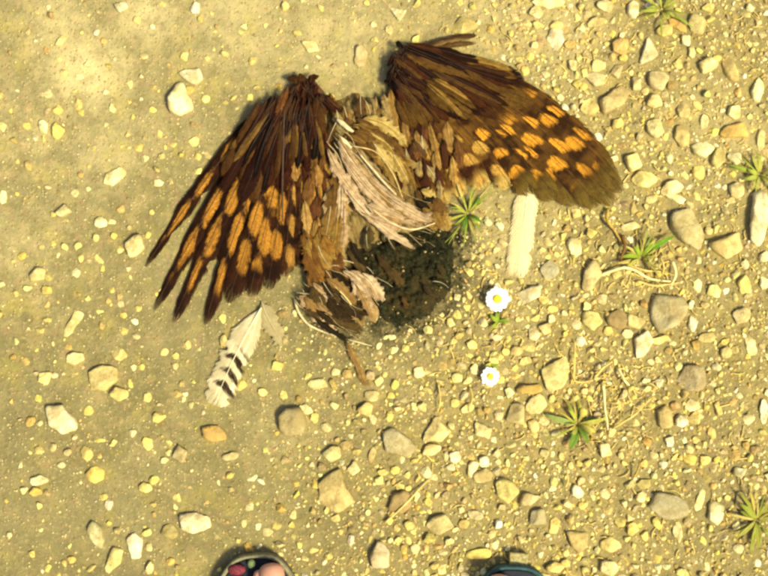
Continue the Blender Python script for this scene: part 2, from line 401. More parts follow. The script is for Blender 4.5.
# the stones that can be told apart: (x, y, width, height in photo pixels, turn in degrees, tone, label or None)
ST = [
 (190, 91, 9, 8, 0, 'yellow', None), (185, 57, 11, 11, 0, 'cream', None), (121, 6, 14, 12, 10, 'white', None), (62, 40, 17, 7, 42, 'cream', None),
 (115, 178, 28, 13, 32, 'white', 'cream bar shaped stone at mid left, up from the left wing tip'), (158, 183, 11, 7, 0, 'white', None), (139, 147, 11, 9, 40, 'yellow', None),
 (160, 134, 5, 8, 0, 'yellow', None), (193, 142, 11, 9, 40, 'yellow', None), (198, 157, 8, 7, 0, 'yellow', None), (208, 156, 10, 7, -40, 'cream', None),
 (43, 126, 9, 14, 0, 'white', None), (57, 131, 13, 15, 0, 'yellow', None), (48, 93, 10, 9, 0, 'cream', None), (82, 112, 9, 8, 0, 'yellow', None), (26, 125, 9, 8, 0, 'yellow', None),
 (206, 99, 9, 8, 0, 'cream', None), (250, 98, 8, 8, 0, 'yellow', None), (253, 61, 11, 9, 30, 'yellow', None), (173, 145, 8, 5, 10, 'yellow', None), (226, 103, 7, 4, 0, 'yellow', None),
 (463, 27, 24, 17, 5, 'tan', 'rounded tan stone right above the thin upper end of right wing'), (389, 30, 8, 9, 30, 'cream', None), (361, 55, 13, 21, 0, 'tan', None),
 (321, 8, 9, 6, -30, 'yellow', None), (297, 33, 9, 5, -20, 'yellow', None), (310, 46, 17, 11, -25, 'cream', None), (332, 97, 6, 7, 0, 'yellow', None), (490, 64, 18, 8, 0, 'cream', None), (508, 74, 8, 8, 0, 'yellow', None),
 (548, 3, 32, 9, 0, 'cream', None), (536, 12, 13, 12, 0, 'cream', None), (605, 6, 15, 11, -20, 'cream', None), (634, 10, 12, 19, -10, 'white', None), (709, 8, 13, 11, 0, 'yellow', None),
 (686, 42, 11, 13, 10, 'white', None), (691, 53, 9, 12, 15, 'cream', None), (707, 66, 17, 15, 20, 'cream', None), (730, 71, 14, 26, 5, 'tan', None),
 (757, 91, 14, 25, -12, 'white', 'upright white stone near the upper right edge with dark left side'), (733, 112, 11, 16, 0, 'cream', None), (704, 122, 9, 18, -15, 'cream', None),
 (657, 80, 22, 23, -40, 'tan', 'broad tan stone between the smaller cream pebbles, above right wing tip'), (636, 85, 12, 16, 0, 'cream', None), (653, 102, 17, 14, 30, 'cream', None), (645, 92, 9, 8, 0, 'cream', None),
 (590, 108, 18, 19, -40, 'cream', None), (597, 80, 21, 14, -20, 'tan', None), (616, 72, 10, 19, -20, 'tan', None), (598, 66, 15, 12, 20, 'cream', None), (573, 66, 10, 13, 0, 'white', None),
 (556, 40, 15, 23, -10, 'white', None), (557, 26, 13, 10, 0, 'yellow', None), (538, 26, 12, 9, 0, 'cream', None), (530, 57, 8, 7, 0, 'yellow', None), (525, 71, 8, 9, 0, 'yellow', None), (560, 98, 7, 8, 0, 'white', None),
 (576, 85, 9, 9, 0, 'yellow', None), (583, 87, 8, 8, 0, 'yellow', None), (584, 74, 8, 9, 0, 'yellow', None), (620, 47, 17, 16, 20, 'orange', None), (623, 58, 10, 7, 0, 'yellow', None),
 (617, 124, 13, 9, 20, 'yellow', None), (608, 129, 8, 6, 0, 'yellow', None), (632, 160, 17, 21, 20, 'cream', None), (681, 135, 17, 23, 10, 'tan', None),
 (702, 149, 18, 21, 30, 'white', None), (733, 158, 13, 14, 0, 'white', None), (718, 158, 15, 19, -20, 'cream', None), (645, 180, 23, 15, -10, 'cream', None), (672, 188, 25, 17, 10, 'cream', None),
 (737, 190, 17, 15, -20, 'cream', None), (699, 172, 15, 15, 30, 'yellow', None), (760, 140, 8, 23, -5, 'cream', None), (735, 132, 30, 20, 0, 'orange', 'flat orange tan stone near the right edge'),
 (683, 110, 12, 17, 20, 'tan', None), (664, 31, 18, 11, 20, 'yellow', None), (698, 25, 18, 20, 20, 'tan', None), (678, 25, 20, 9, -35, 'orange', None), (596, 22, 18, 10, 20, 'tan', None), (570, 45, 12, 9, 0, 'orange', None),
 (137, 246, 20, 22, 0, 'white', 'bright white stone touching the outermost tip of left wing'), (101, 223, 12, 10, 0, 'white', None), (76, 273, 9, 9, 0, 'white', None), (103, 269, 6, 6, 0, 'yellow', None),
 (47, 291, 11, 13, 0, 'yellow', None), (38, 276, 17, 17, 0, 'tan', None), (112, 290, 6, 6, 0, 'yellow', None), (123, 315, 7, 7, 0, 'yellow', None), (73, 323, 31, 11, 50, 'cream', 'long slanted cream stone at the left, like a finger'),
 (75, 358, 18, 12, 10, 'cream', None), (119, 354, 14, 13, 0, 'tan', None), (45, 377, 15, 13, 0, 'cream', None), (124, 331, 10, 8, 0, 'yellow', None), (141, 367, 7, 7, 0, 'yellow', None), (164, 352, 8, 8, 0, 'yellow', None),
 (176, 356, 9, 7, 0, 'yellow', None), (224, 341, 9, 14, 0, 'cream', None), (223, 319, 8, 9, 0, 'yellow', None), (152, 213, 7, 6, 0, 'yellow', None), (3, 198, 8, 14, 0, 'white', None), (65, 212, 16, 14, 0, 'tan', None),
 (674, 197, 25, 11, -20, 'white', None), (629, 227, 21, 11, 5, 'cream', 'smooth oval cream stone just above the straw ringed weed'), (575, 248, 14, 18, 10, 'cream', 'upright cream stone a little right of the pale loose feather'),
 (550, 271, 18, 18, 30, 'grey', None), (529, 295, 23, 12, 25, 'white', None),
 (698, 285, 8, 15, 0, 'white', None), (714, 290, 13, 14, 20, 'cream', None), (744, 285, 14, 18, 20, 'yellow', None), (764, 283, 10, 14, 0, 'white', None), (693, 322, 10, 19, -5, 'white', None), (742, 315, 17, 16, 0, 'cream', None),
 (592, 321, 21, 22, 20, 'cream', None), (634, 322, 20, 16, -20, 'cream', None), (617, 320, 19, 18, 0, 'brown', None), (533, 334, 13, 14, 0, 'white', None),
 (545, 328, 13, 12, 0, 'cream', None), (580, 341, 11, 10, 0, 'white', None), (706, 338, 15, 10, 10, 'tan', None), (692, 378, 27, 28, 0, 'grey', 'round grey buried stone below the broad grey brown slab'), (576, 214, 12, 11, 0, 'cream', None), (591, 233, 9, 13, -15, 'yellow', None),
 (628, 334, 12, 9, 0, 'cream', None), (608, 331, 10, 9, 0, 'yellow', None), (552, 309, 10, 7, 0, 'yellow', None), (660, 340, 16, 9, 10, 'yellow', None), (750, 345, 10, 20, 10, 'cream', None), (726, 352, 12, 12, 0, 'cream', None), (695, 345, 10, 11, 0, 'orange', None),
 (119, 394, 19, 13, 10, 'cream', None), (89, 411, 11, 9, 20, 'yellow', None), (100, 386, 18, 10, -5, 'cream', None), (148, 397, 9, 9, 0, 'cream', None), (177, 394, 9, 7, 0, 'orange', None), (215, 434, 23, 14, -20, 'orange', 'dull orange stone under the tip of the barred feather'),
 (180, 453, 15, 18, 0, 'grey', None), (169, 453, 7, 7, 0, 'cream', None), (169, 443, 8, 8, 0, 'cream', None), (148, 443, 10, 12, 20, 'yellow', None), (230, 457, 17, 9, 0, 'tan', None), (88, 453, 10, 13, 20, 'yellow', None), (101, 441, 10, 6, 0, 'yellow', None), (114, 443, 14, 6, 50, 'cream', None),
 (40, 480, 19, 9, 5, 'white', None), (95, 474, 17, 15, 0, 'yellow', None), (146, 487, 12, 11, -20, 'yellow', None), (104, 497, 9, 8, 0, 'yellow', None), (36, 492, 12, 8, 0, 'orange', None),
 (98, 536, 13, 26, 25, 'white', 'left piece of the white stone cluster near bottom left corner'), (134, 545, 15, 27, 10, 'white', 'right piece of the white stone cluster near bottom left corner'), (115, 559, 13, 26, -20, 'cream', 'cream middle piece of the stone cluster near bottom left corner'),
 (170, 532, 15, 13, 0, 'tan', None), (150, 547, 9, 8, 0, 'cream', None), (231, 490, 9, 7, 0, 'tan', None), (178, 498, 10, 8, 0, 'yellow', None),
 (432, 449, 19, 12, 20, 'cream', None), (455, 457, 11, 11, 30, 'white', None), (484, 462, 10, 11, 0, 'white', None), (472, 469, 10, 15, -25, 'cream', None), (451, 467, 9, 7, 0, 'white', None), (332, 453, 17, 15, 30, 'cream', None), (355, 468, 12, 15, -30, 'cream', None),
 (383, 472, 10, 8, 0, 'yellow', None), (395, 470, 9, 8, 0, 'yellow', None), (334, 405, 9, 8, -30, 'cream', None), (306, 409, 13, 9, -30, 'cream', None), (315, 418, 8, 10, 30, 'yellow', None), (366, 408, 17, 14, 0, 'tan', None), (372, 395, 13, 11, 0, 'cream', None), (391, 396, 7, 6, 0, 'yellow', None),
 (291, 421, 30, 24, 0, 'grey', 'grey half buried stone in the smooth soil below the barred feather'), (401, 501, 26, 22, 0, 'brown', 'flat brown stone crossed by the yellow stalk'), (441, 523, 27, 18, 15, 'grey', 'smooth grey stone up left of the right sandal'), (379, 556, 18, 27, 10, 'grey', 'grey upright stone between the sandals at the bottom'),
 (415, 548, 11, 10, 0, 'white', None), (428, 502, 9, 9, 0, 'yellow', None), (475, 515, 14, 10, -25, 'white', None), (464, 524, 11, 8, 30, 'yellow', None), (276, 525, 10, 9, -30, 'yellow', None), (267, 532, 10, 8, 0, 'tan', None), (291, 525, 8, 7, 0, 'yellow', None), (265, 450, 7, 7, 0, 'yellow', None),
 (507, 490, 21, 22, 10, 'cream', None), (484, 476, 19, 14, 0, 'tan', None), (478, 554, 24, 10, 0, 'yellow', None), (400, 487, 11, 7, 0, 'yellow', None), (509, 392, 12, 11, 20, 'white', None), (468, 408, 15, 8, 20, 'cream', None), (345, 445, 10, 8, 0, 'tan', None), (372, 455, 8, 14, -10, 'tan', None),
 (530, 389, 27, 12, 5, 'orange', None), (536, 404, 16, 22, -35, 'cream', None), (516, 414, 20, 20, 0, 'tan', None), (533, 426, 11, 11, 0, 'cream', None), (558, 434, 13, 8, 0, 'white', None), (545, 453, 11, 10, 20, 'cream', None), (577, 492, 12, 13, 20, 'white', None), (530, 499, 23, 14, 0, 'tan', None),
 (605, 449, 14, 17, 30, 'cream', None), (663, 417, 17, 21, 0, 'tan', 'smooth oval tan stone left of the white round pebble, lower right'), (680, 421, 13, 14, 0, 'white', None), (693, 418, 13, 13, 20, 'yellow', None), (691, 405, 14, 12, 0, 'cream', None), (717, 409, 12, 14, 10, 'yellow', None), (669, 441, 12, 12, 0, 'white', None),
 (748, 419, 10, 11, 0, 'cream', None), (763, 412, 8, 29, 0, 'white', None), (711, 433, 7, 15, 0, 'yellow', None), (689, 459, 13, 10, 0, 'yellow', None), (644, 464, 8, 8, 0, 'yellow', None), (739, 473, 15, 14, 0, 'white', None), (644, 484, 13, 10, 10, 'cream', None), (640, 497, 10, 11, 10, 'cream', None),
 (668, 505, 34, 23, -5, 'grey', 'large grey green stone half buried in the lower right gravel'), (679, 511, 10, 14, 0, 'yellow', None), (700, 500, 8, 25, -20, 'cream', None), (714, 512, 16, 24, -10, 'white', None), (740, 500, 15, 20, 0, 'tan', None), (677, 531, 9, 18, 0, 'cream', None), (555, 525, 10, 20, -35, 'yellow', None),
 (609, 544, 21, 13, -10, 'cream', None), (608, 567, 19, 15, -25, 'cream', None), (554, 567, 17, 9, 5, 'yellow', None), (537, 518, 22, 16, 20, 'grey', None), (632, 528, 11, 12, 0, 'yellow', None), (619, 522, 11, 10, 0, 'yellow', None), (656, 523, 8, 12, 20, 'yellow', None), (644, 535, 8, 10, 0, 'yellow', None),
 (455, 403, 9, 9, 0, 'yellow', None), (418, 372, 11, 12, 0, 'cream', None), (440, 392, 12, 9, 0, 'tan', None), (543, 300, 9, 8, 0, 'yellow', None), (517, 351, 12, 9, 0, 'tan', None), (505, 352, 8, 8, 0, 'yellow', None), (525, 361, 13, 8, 20, 'cream', None), (497, 338, 9, 7, 0, 'cream', None),
 (456, 297, 9, 8, 0, 'white', None), (450, 323, 8, 11, 0, 'cream', None), (472, 345, 10, 10, 0, 'yellow', None), (428, 330, 10, 8, 0, 'cream', None), (392, 337, 9, 8, 0, 'cream', None), (405, 348, 8, 7, 0, 'yellow', None),
 (318, 384, 18, 11, 5, 'cream', None), (278, 366, 13, 10, 0, 'yellow', None), (336, 372, 9, 8, 0, 'cream', None), (302, 408, 8, 7, 0, 'cream', None), (283, 395, 8, 9, 0, 'yellow', None), (347, 374, 10, 9, 0, 'orange', None),
]
PST = [   # (outline in photo pixels, tone, label)
 ([(177, 87), (183, 83), (192, 100), (194, 110), (181, 116), (170, 113), (169, 100)], 'white', 'larger of the two bright cream stones above left wing'),
 ([(179, 72), (200, 70), (203, 80), (197, 87), (187, 82)], 'white', 'smaller of two bright cream stones, the wedge above left wing'),
 ([(390, 8), (407, 12), (399, 22), (395, 16)], 'white', 'white wedge stone in bare soil at top, above right wing shoulder'),
 ([(648, 37), (658, 55), (650, 61), (639, 64)], 'white', 'pointed cream triangular stone in the upper right gravel'),
 ([(600, 100), (620, 86), (629, 92), (624, 104), (603, 115)], 'tan', 'large flat tan stone just off the upper edge of right wing'),
 ([(647, 121), (660, 120), (663, 133), (655, 139), (647, 132)], 'cream', 'squarish cream stone right of the flat tan stone by the wing'),
 ([(754, 192), (766, 195), (764, 225), (757, 248), (748, 240), (751, 212)], 'white', 'tall white slab standing at the right edge'),
 ([(707, 244), (738, 233), (742, 250), (724, 259)], 'tan', 'broad pale tan stone left of the tall white slab'),
 ([(594, 258), (602, 274), (591, 290), (581, 290), (584, 271)], 'tan', 'long tan leaning stone at the end of dry straw'),
 ([(672, 213), (690, 208), (702, 232), (699, 252), (680, 240), (670, 226)], 'grey', 'dull grey tan stone up right of the straw ringed weed'),
 ([(654, 295), (682, 298), (689, 308), (676, 326), (659, 333), (651, 318)], 'grey', 'broad grey brown slab below the straw ringed weed'),
 ([(635, 338), (648, 331), (653, 342), (643, 356), (635, 358)], 'white', 'white wedge stone under the broad grey brown slab'),
 ([(542, 369), (566, 357), (569, 368), (562, 388), (546, 391)], 'cream', 'large cream stone above the leafy green rosette'),
 ([(48, 406), (63, 405), (77, 421), (77, 430), (63, 434), (50, 423)], 'white', 'largest bright white stone on the left, below the bar shaped stones'),
 ([(89, 372), (102, 365), (117, 369), (118, 381), (105, 391), (91, 386)], 'tan', 'wide tan stone with shaded upper left side, left of barred feather'),
 ([(180, 514), (196, 513), (209, 517), (211, 527), (196, 533), (182, 529)], 'white', 'white stone lying above the left sandal'),
 ([(384, 432), (393, 427), (409, 439), (418, 449), (406, 456), (386, 451)], 'grey', 'smooth grey tan stone below the bird, shaded along its top'),
 ([(319, 481), (341, 468), (346, 487), (354, 502), (339, 512), (319, 501)], 'tan', 'largest tan flat stone below the bird, between the sandals'),
 ([(436, 416), (450, 432), (441, 441), (423, 441), (425, 432)], 'cream', 'pale orange pointed stone below the lower daisy'),
 ([(475, 421), (492, 429), (488, 439), (475, 434)], 'cream', 'small cream four sided stone below the lower daisy'),
 ([(566, 530), (587, 533), (586, 546), (579, 553), (571, 545)], 'tan', 'tan triangular stone right of the right sandal'),
]
LAND = [('upper daisy', 497, 299), ('lower daisy', 490, 376), ('pale loose feather', 520, 230), ('barred feather', 238, 355), ('left wing shoulder', 300, 85), ('left wing tips', 165, 295),
        ('right wing shoulder', 405, 55), ('right wing tip', 618, 185), ('straw ringed weed', 645, 255), ('leafy green rosette', 582, 415), ('left sandal', 255, 560), ('right sandal', 515, 560),
        ('top left corner', 0, 0), ('top right corner', 768, 0), ('bottom left corner', 0, 576), ('bottom right corner', 768, 576), ('dark rotten patch', 420, 285),
        ('tall white slab', 757, 220), ('bright cream stone pair', 184, 92), ('largest white stone', 62, 420), ('large flat tan stone', 336, 490), ('grey green stone', 668, 505)]
ORD = ['nearest', 'second nearest', 'third nearest', 'fourth nearest', 'fifth nearest', 'sixth nearest', 'seventh nearest', 'eighth nearest', 'ninth nearest', 'tenth nearest', 'eleventh nearest', 'twelfth nearest', 'thirteenth nearest', 'fourteenth nearest', 'fifteenth nearest', 'sixteenth nearest']
def auto_labels(items):
    cells = {}
    for i, (x, y, w, h, tone) in enumerate(items):
        ln, lx, ly = min(LAND, key=lambda L: (L[1] - x) ** 2 + (L[2] - y) ** 2)
        dx, dy = x - lx, y - ly
        if ln.endswith('corner'): d = 'to'
        elif abs(dx) > abs(dy): d = 'right of' if dx > 0 else 'left of'
        else: d = 'below' if dy > 0 else 'above'
        cells.setdefault((ln, d), []).append((math.hypot(dx, dy), i))
    out = {}
    for (ln, d), L in cells.items():
        L.sort()
        for k, (_, i) in enumerate(L):
            x, y, w, h, tone = items[i]
            sz = 'small' if max(w, h) < 11 else ('medium' if max(w, h) < 18 else 'large')
            sh = 'long' if max(w, h) > 1.7 * min(w, h) else ('rounded' if max(w, h) < 1.2 * min(w, h) else 'angular')
            lab = f'{sz} {sh} {tone} stone {d} the {ln}' if len(L) == 1 else f'{sz} {sh} {tone} stone, {ORD[min(k, 15)]} of those {d} the {ln}'
            out[i] = lab.replace('of those to the', 'to the')
    return out
class Occupancy:
    """where stones already lie, in cells of 24 photo pixels"""
    def __init__(s): s.c = {}
    def append(s, q): s.c.setdefault((int(q[0] // 24), int(q[1] // 24)), []).append(q)
OCC = Occupancy()
def occupied(px, py, r):
    i, j = int(px // 24), int(py // 24)
    for a in (-1, 0, 1):
        for b in (-1, 0, 1):
            for x, y, q in OCC.c.get((i + a, j + b), ()):
                if (x - px) ** 2 + (y - py) ** 2 < (q + r) ** 2: return True
    return False
BIRD = [(300, 78), (390, 60), (410, 42), (478, 38), (560, 105), (625, 180), (600, 210), (480, 205), (460, 300), (400, 335), (340, 340), (280, 300), (205, 325), (145, 268), (210, 165)]
def inside(poly, x, y):
    c = False
    for i in range(len(poly)):
        (x1, y1), (x2, y2) = poly[i], poly[i - 1]
        if (y1 > y) != (y2 > y) and x < (x2 - x1) * (y - y1) / (y2 - y1) + x1: c = not c
    return c
def build_stones():
    rnd = random.Random(11)
    items = [(s[0], s[1], s[2], s[3], s[5]) for s in ST]
    labs = auto_labels(items)
    for i, (x, y, w, h, ang, tone, lab) in enumerate(ST):
        a, b = w * MM / 2 * 1.08, h * MM / 2 * 1.08
        hz = min(a, b) * rnd.uniform(.75, 1.05)
        V, F = stone_shape(rnd, a, b, math.radians(ang), hz, nth=26 if max(w, h) > 11 else 18)
        p = P(x, y); g = gh(p.x, p.y)
        sink = rnd.uniform(-.05, .22) - (.38 if x < 300 and max(w, h) < 12 else 0)
        o = mesh_obj('stone' if max(w, h) > 10 else 'pebble', V, F, M_stone, None, (p.x, p.y, g + hz * sink))
        o.color = jitter_tone(tone, rnd)
        tag(o, lab or labs[i], 'stone' if max(w, h) > 10 else 'pebble', 'stones on the track')
        OCC.append((x, y, max(w, h) / 2 * .9))
    for poly, tone, lab in PST:
        cx = sum(q[0] for q in poly) / len(poly); cy = sum(q[1] for q in poly) / len(poly)
        p = P(cx, cy); pts = []
        for q in poly:
            w = P(*q); pts.append(((w.x - p.x) * 1.05, (w.y - p.y) * 1.05))
        rr = [math.hypot(*q) for q in pts]; sz = sum(rr) / len(rr)
        hz = sz * .62
        V, F = stone_shape(rnd, sz, sz, 0, hz, pts, nth=40)
        o = mesh_obj('stone', V, F, M_stone, None, (p.x, p.y, gh(p.x, p.y) + hz * .08))
        o.color = jitter_tone(tone, rnd, .05)
        tag(o, lab, 'stone', 'stones on the track'); OCC.append((cx, cy, sz / MM * .9))
build_stones()

def build_grit():
    rng = np.random.default_rng(5); rnd = random.Random(6)
    bm = bmesh.new(); bmesh.ops.create_icosphere(bm, subdivisions=1, radius=1.0)
    base = np.array([v.co[:] for v in bm.verts]); fc = np.array([[v.index for v in f.verts] for f in bm.faces]); bm.free()
    bm = bmesh.new(); bmesh.ops.create_icosphere(bm, subdivisions=2, radius=1.0)
    base2 = np.array([v.co[:] for v in bm.verts]); fc2 = np.array([[v.index for v in f.verts] for f in bm.faces]); bm.free()
    Vs, Fs, Cs = [], [], []; off = 0; n = 0; tries = 0
    def chip(p, r, tone):
        nonlocal off
        big = r > .0021; bs, f = (base2, fc2) if big else (base, fc)
        v = bs.copy()
        if big:
            for _ in range(10):      # broken faces
                d = rng.normal(size=3); d /= np.linalg.norm(d); e = v @ d - rng.uniform(.45, .80); v -= np.outer(np.maximum(e, 0), d)
        else: v = v * (1 + rng.uniform(-.28, .28, (len(bs), 1)))
        v = v * (r * rng.uniform(.7, 1.25, 3) * np.array([1, 1, .8]))
        a = rng.uniform(0, 6.28); ca, sa = math.cos(a), math.sin(a)
        v = v @ np.array([[ca, -sa, 0], [sa, ca, 0], [0, 0, 1]]) + np.array([p.x, p.y, gh(p.x, p.y) + r * rng.uniform(-.3, .28)])
        Vs.append(v); Fs.append(f + off); off += len(bs)
        Cs.append(np.tile(np.array(jitter_tone(tone, rnd, .2)), (len(bs), 1)))
    m = tries = 0
    while m < 5200 and tries < 120000:      # chippings thick on the right
        tries += 1; x, y = (rnd.uniform(-30, 800), rnd.uniform(-30, 606)) if m < 3400 else (rnd.uniform(-400, 1250), rnd.uniform(-420, 900))
        if m >= 3400 and -30 < x < 800 and -30 < y < 606: continue
        g = max(0.05, min(1.0, (x - 300 + (y - 288) * .3) / 220))
        if rnd.random() > g: continue
        if mnoise.noise(Vector((x * .022, y * .022, 2.))) < rnd.uniform(-.75, .25): continue
        r = (1.6 + 4.8 * rnd.random() ** 1.5)
        if inside(BIRD, x, y) or occupied(x, y, r * .75) or (505 < x < 540 and 170 < y < 280): continue
        chip(P(x, y), r * MM, rnd.choice(['yellow', 'cream', 'tan', 'cream', 'orange', 'tan', 'yellow', 'white', 'cream', 'tan', 'brown'])); OCC.append((x, y, r * .8)); m += 1
    tries = 0
    names = ['cream', 'yellow', 'tan', 'orange', 'brown', 'white', 'grey', 'tan', 'yellow']
    while n < 11000 and tries < 90000:
        tries += 1
        x, y = (rnd.uniform(-40, 808), rnd.uniform(-40, 616)) if n < 8200 else (rnd.uniform(-300, 1100), rnd.uniform(-320, 850))
        g = max(0.10, min(1.0, (x - 230 + (y - 288) * .25) / 230))
        if x > 560 and y > 470: g *= .75
        if y < 90 and x < 480: g *= .5
        if rnd.random() > g: continue
        r = .00045 + .0019 * rnd.random() ** 2.6 * (0.75 + .5 * g)
        if inside(BIRD, x, y) and rnd.random() < .8: continue
        if occupied(x, y, r / MM * .3): continue
        chip(P(x, y), r, names[rng.integers(len(names))]); n += 1
    V = np.concatenate(Vs); F = np.concatenate(Fs); Cc = np.concatenate(Cs)
    me = bpy.data.meshes.new('grit'); me.from_pydata(V.tolist(), [], F.tolist()); me.materials.append(M_grit)
    ca = me.color_attributes.new('tone', 'FLOAT_COLOR', 'POINT'); ca.data.foreach_set('color', Cc.astype(np.float32).ravel())
    o = bpy.data.objects.new('grit', me); link(o)
    tag(o, 'loose yellow and tan grit scattered over the soil', 'grit', kind='stuff')
build_grit()

# ------------------------------------------------------------------ feathers
def feather(name, base, tip, width, bend=0.0, mats=None, parent=None, rnd=random, z0=.004, z1=.002, asym=.38, flip=False, narrow=None, ragged=.06, splits=2, color=None, camber=.0025, shaft=.0008, nl=22, tipround=.28, bare=.05, fray=0.0):
    """base, tip in photo pixels; width in pixels. Barbed vane with torn edges and a raised shaft, one mesh"""
    A = P(base[0], base[1]); B = P(tip[0], tip[1])
    A.z = gh(A.x, A.y) + z0; B.z = gh(B.x, B.y) + z1
    d = (B - A); L = d.length; dh = Vector((d.x, d.y, 0)).normalized(); nrm = Vector((-dh.y, dh.x, 0))
    mid = (A + B) / 2 + nrm * (bend * MM); mid.z = (A.z + B.z) / 2 + .0015
    cl = bez(A, mid, B, nl)
    us = [-1, -.66, -.33, -.08, .08, .33, .66, 1]
    wm = width * MM
    wl, wr = wm * asym, wm * (1 - asym)
    if flip: wl, wr = wr, wl
    cut = {}
    for _ in range(splits): cut[(rnd.randint(int(nl * .35), nl - 3), rnd.choice((0, 7)))] = rnd.uniform(.3, .75)
    V, UV, F, MI = [], [], [], []
    sd = rnd.random() * 100
    for i, p in enumerate(cl):
        v = i / (nl - 1)
        t = (cl[min(i + 1, nl - 1)] - cl[max(i - 1, 0)]).normalized(); n2 = Vector((-t.y, t.x, 0)).normalized()
        prof = min(1.0, (max(0, v - bare) / .22) ** .6) if v > bare else 0.03
        if v > 1 - tipround: prof *= max(.05, (1 - ((v - (1 - tipround)) / tipround) ** 2.2)) ** .6
        nr = 1.0
        if narrow is not None and v > narrow[0]: nr = 1 - (1 - narrow[1]) * min(1, (v - narrow[0]) / .12)
        for j, u in enumerate(us):
            w = (wl if u > 0 else wr) * prof * nr
            e = 1.0
            if j in (0, 7):
                e += ragged * 2 * mnoise.noise(Vector((v * 16, j * 3.1, sd))) + rnd.uniform(-ragged, ragged)
                e -= cut.get((i, j), 0)
                e += fray * rnd.uniform(-1, 1)
            sweep = t * (abs(u) * w * .45)
            q = p + n2 * (u * w * e) + sweep * (1 if v < .97 else .2)
            q.z += camber * (1 - u * u) * (.4 + .6 * prof) + .0006 * mnoise.noise(Vector((v * 9, u * 2, sd + 5)))
            V.append(q); UV.append((.5 + .5 * (u if not flip else -u), v))
    m = len(us)
    for i in range(nl - 1):
        for j in range(m - 1):
            F.append((i * m + j, i * m + j + 1, (i + 1) * m + j + 1, (i + 1) * m + j)); MI.append(0)
    o0 = len(V)
    sp = [p + Vector((0, 0, camber * 1.0 + .0003)) for p in cl[:-1]]
    tv, tf = tube(sp, [shaft * (1 - .8 * i / (nl - 1)) for i in range(len(sp))], 4)
    V += tv; UV += [(.5, .5)] * len(tv); F += [tuple(k + o0 for k in f) for f in tf]; MI += [1] * len(tf)
    org = Vector(A)
    V = [v - org for v in V]
    pl = org - (parent.matrix_world.translation if parent else Vector((0, 0, 0)))
    ploc = org
    if parent is not None:
        ploc = org - world_loc(parent)
    o = mesh_obj(name, V, F, mats, parent, ploc, True, UV, MI)
    if color: o.color = (*color, 1)
    return o
def world_loc(o):
    l = Vector(o.location)
    while o.parent is not None:
        o = o.parent; l += Vector(o.location)
    return l
def lerp2(a, b, t): return (a[0] + (b[0] - a[0]) * t, a[1] + (b[1] - a[1]) * t)
def sample(L, s):
    s *= len(L) - 1; k = min(int(s), len(L) - 2); return lerp2(L[k], L[k + 1], s - k)

bird_loc = P(370, 200); bird_loc.z = gh(bird_loc.x, bird_loc.y)
bird = empty('dead_bird', bird_loc)
tag(bird, 'decayed bird of prey with both brown wings spread on the gravel', 'dead bird')
def under_wing(pts, rads, label):
    """the shrivelled arm of the wing that carries the feathers"""
    q = [P(*a) for a in pts]
    for k, a in enumerate(q): a.z = gh(a.x, a.y) + rads[k] * .55
    o0 = q[0]
    sp = spline([a - o0 for a in q], 16); rr = [np.interp(i / 15 * (len(rads) - 1), range(len(rads)), rads) for i in range(16)]
    V, F = tube(sp, [float(r) for r in rr], 10)
    for v in V: v += mnoise.noise_vector(v * 90) * .0018
    o = mesh_obj('wing', V, F, plain('wing_skin', (.09, .035, .012), .7), bird, o0 - world_loc(bird))
    tag(o, label)
    return o

# ---- left wing
rnd = random.Random(21)
LW = under_wing([(330, 112), (318, 92), (302, 84), (286, 100), (262, 132)], [.005, .006, .0065, .006, .0035], 'dark wing fanned to the lower left with tawny oval spots')
LB = [(272, 98), (276, 103), (280, 108), (284, 112), (288, 114), (292, 116), (296, 118), (300, 118), (304, 118), (309, 116), (314, 114), (318, 112)]
LT = [(146, 267), (154, 310), (173, 323), (205, 325), (229, 303), (250, 297), (268, 290), (284, 277), (298, 268), (311, 283), (322, 268), (333, 246)]
LWD = [17, 22, 25, 27, 28, 27, 26, 25, 24, 23, 20, 18]
for k in range(12):
    prim = k < 7
    feather('flight_feather', LB[k], LT[k], LWD[k], bend=(-5 if k < 4 else 1), mats=[M_left if prim else M_leftsec, M_shaft_dark], parent=LW, rnd=rnd,
            z0=.006 + k * .0007, z1=.002 + k * .0005 + (0.002 if k > 3 else 0), narrow=(.66, .55) if k < 4 else None, asym=.60 if k else .5, flip=False, splits=3 if k < 4 else 7, ragged=.05 if k < 4 else .10, nl=30, tipround=.2 if k < 4 else .30, bare=.02)
def cover_row(n, B, T, f0, f1, w, mats, parent, zb, jit, cols=None, s0=0., s1=1., asym=.5, name='covert_feather', ragged=.12, shaft=.0004, flip=False, nl=10):
    for k in range(n):
        s = s0 + (s1 - s0) * (k + rnd.uniform(.2, .8)) / n
        b, t = sample(B, s), sample(T, s)
        x0 = lerp2(b, t, f0 + rnd.uniform(-.03, .03)); x1 = lerp2(b, t, f1 + rnd.uniform(-.05, .05))
        x0 = (x0[0] + rnd.uniform(-jit, jit), x0[1] + rnd.uniform(-jit, jit)); x1 = (x1[0] + rnd.uniform(-jit, jit), x1[1] + rnd.uniform(-jit, jit))
        feather(name, x0, x1, w * rnd.uniform(.85, 1.2), rnd.uniform(-3, 3), mats, parent, rnd, zb + rnd.uniform(0, .0015), zb - .003 + rnd.uniform(0, .0015), asym, flip, None, ragged, 1, rnd.choice(cols) if cols else None, .0018, shaft, nl, .35, .02)
MAHOG = [(0.0306, 0.0062, 0.0015), (0.0173, 0.0036, 0.001), (0.0433, 0.0112, 0.002), (0.0071, 0.002, 0.0008), (0.0663, 0.0266, 0.0051), (0.0056, 0.002, 0.0008), (0.0229, 0.0051, 0.0015)]
cover_row(15, LB, LT, .05, .40, 14, [M_vane, M_shaft_dark], LW, .0165, 3, MAHOG, nl=12)
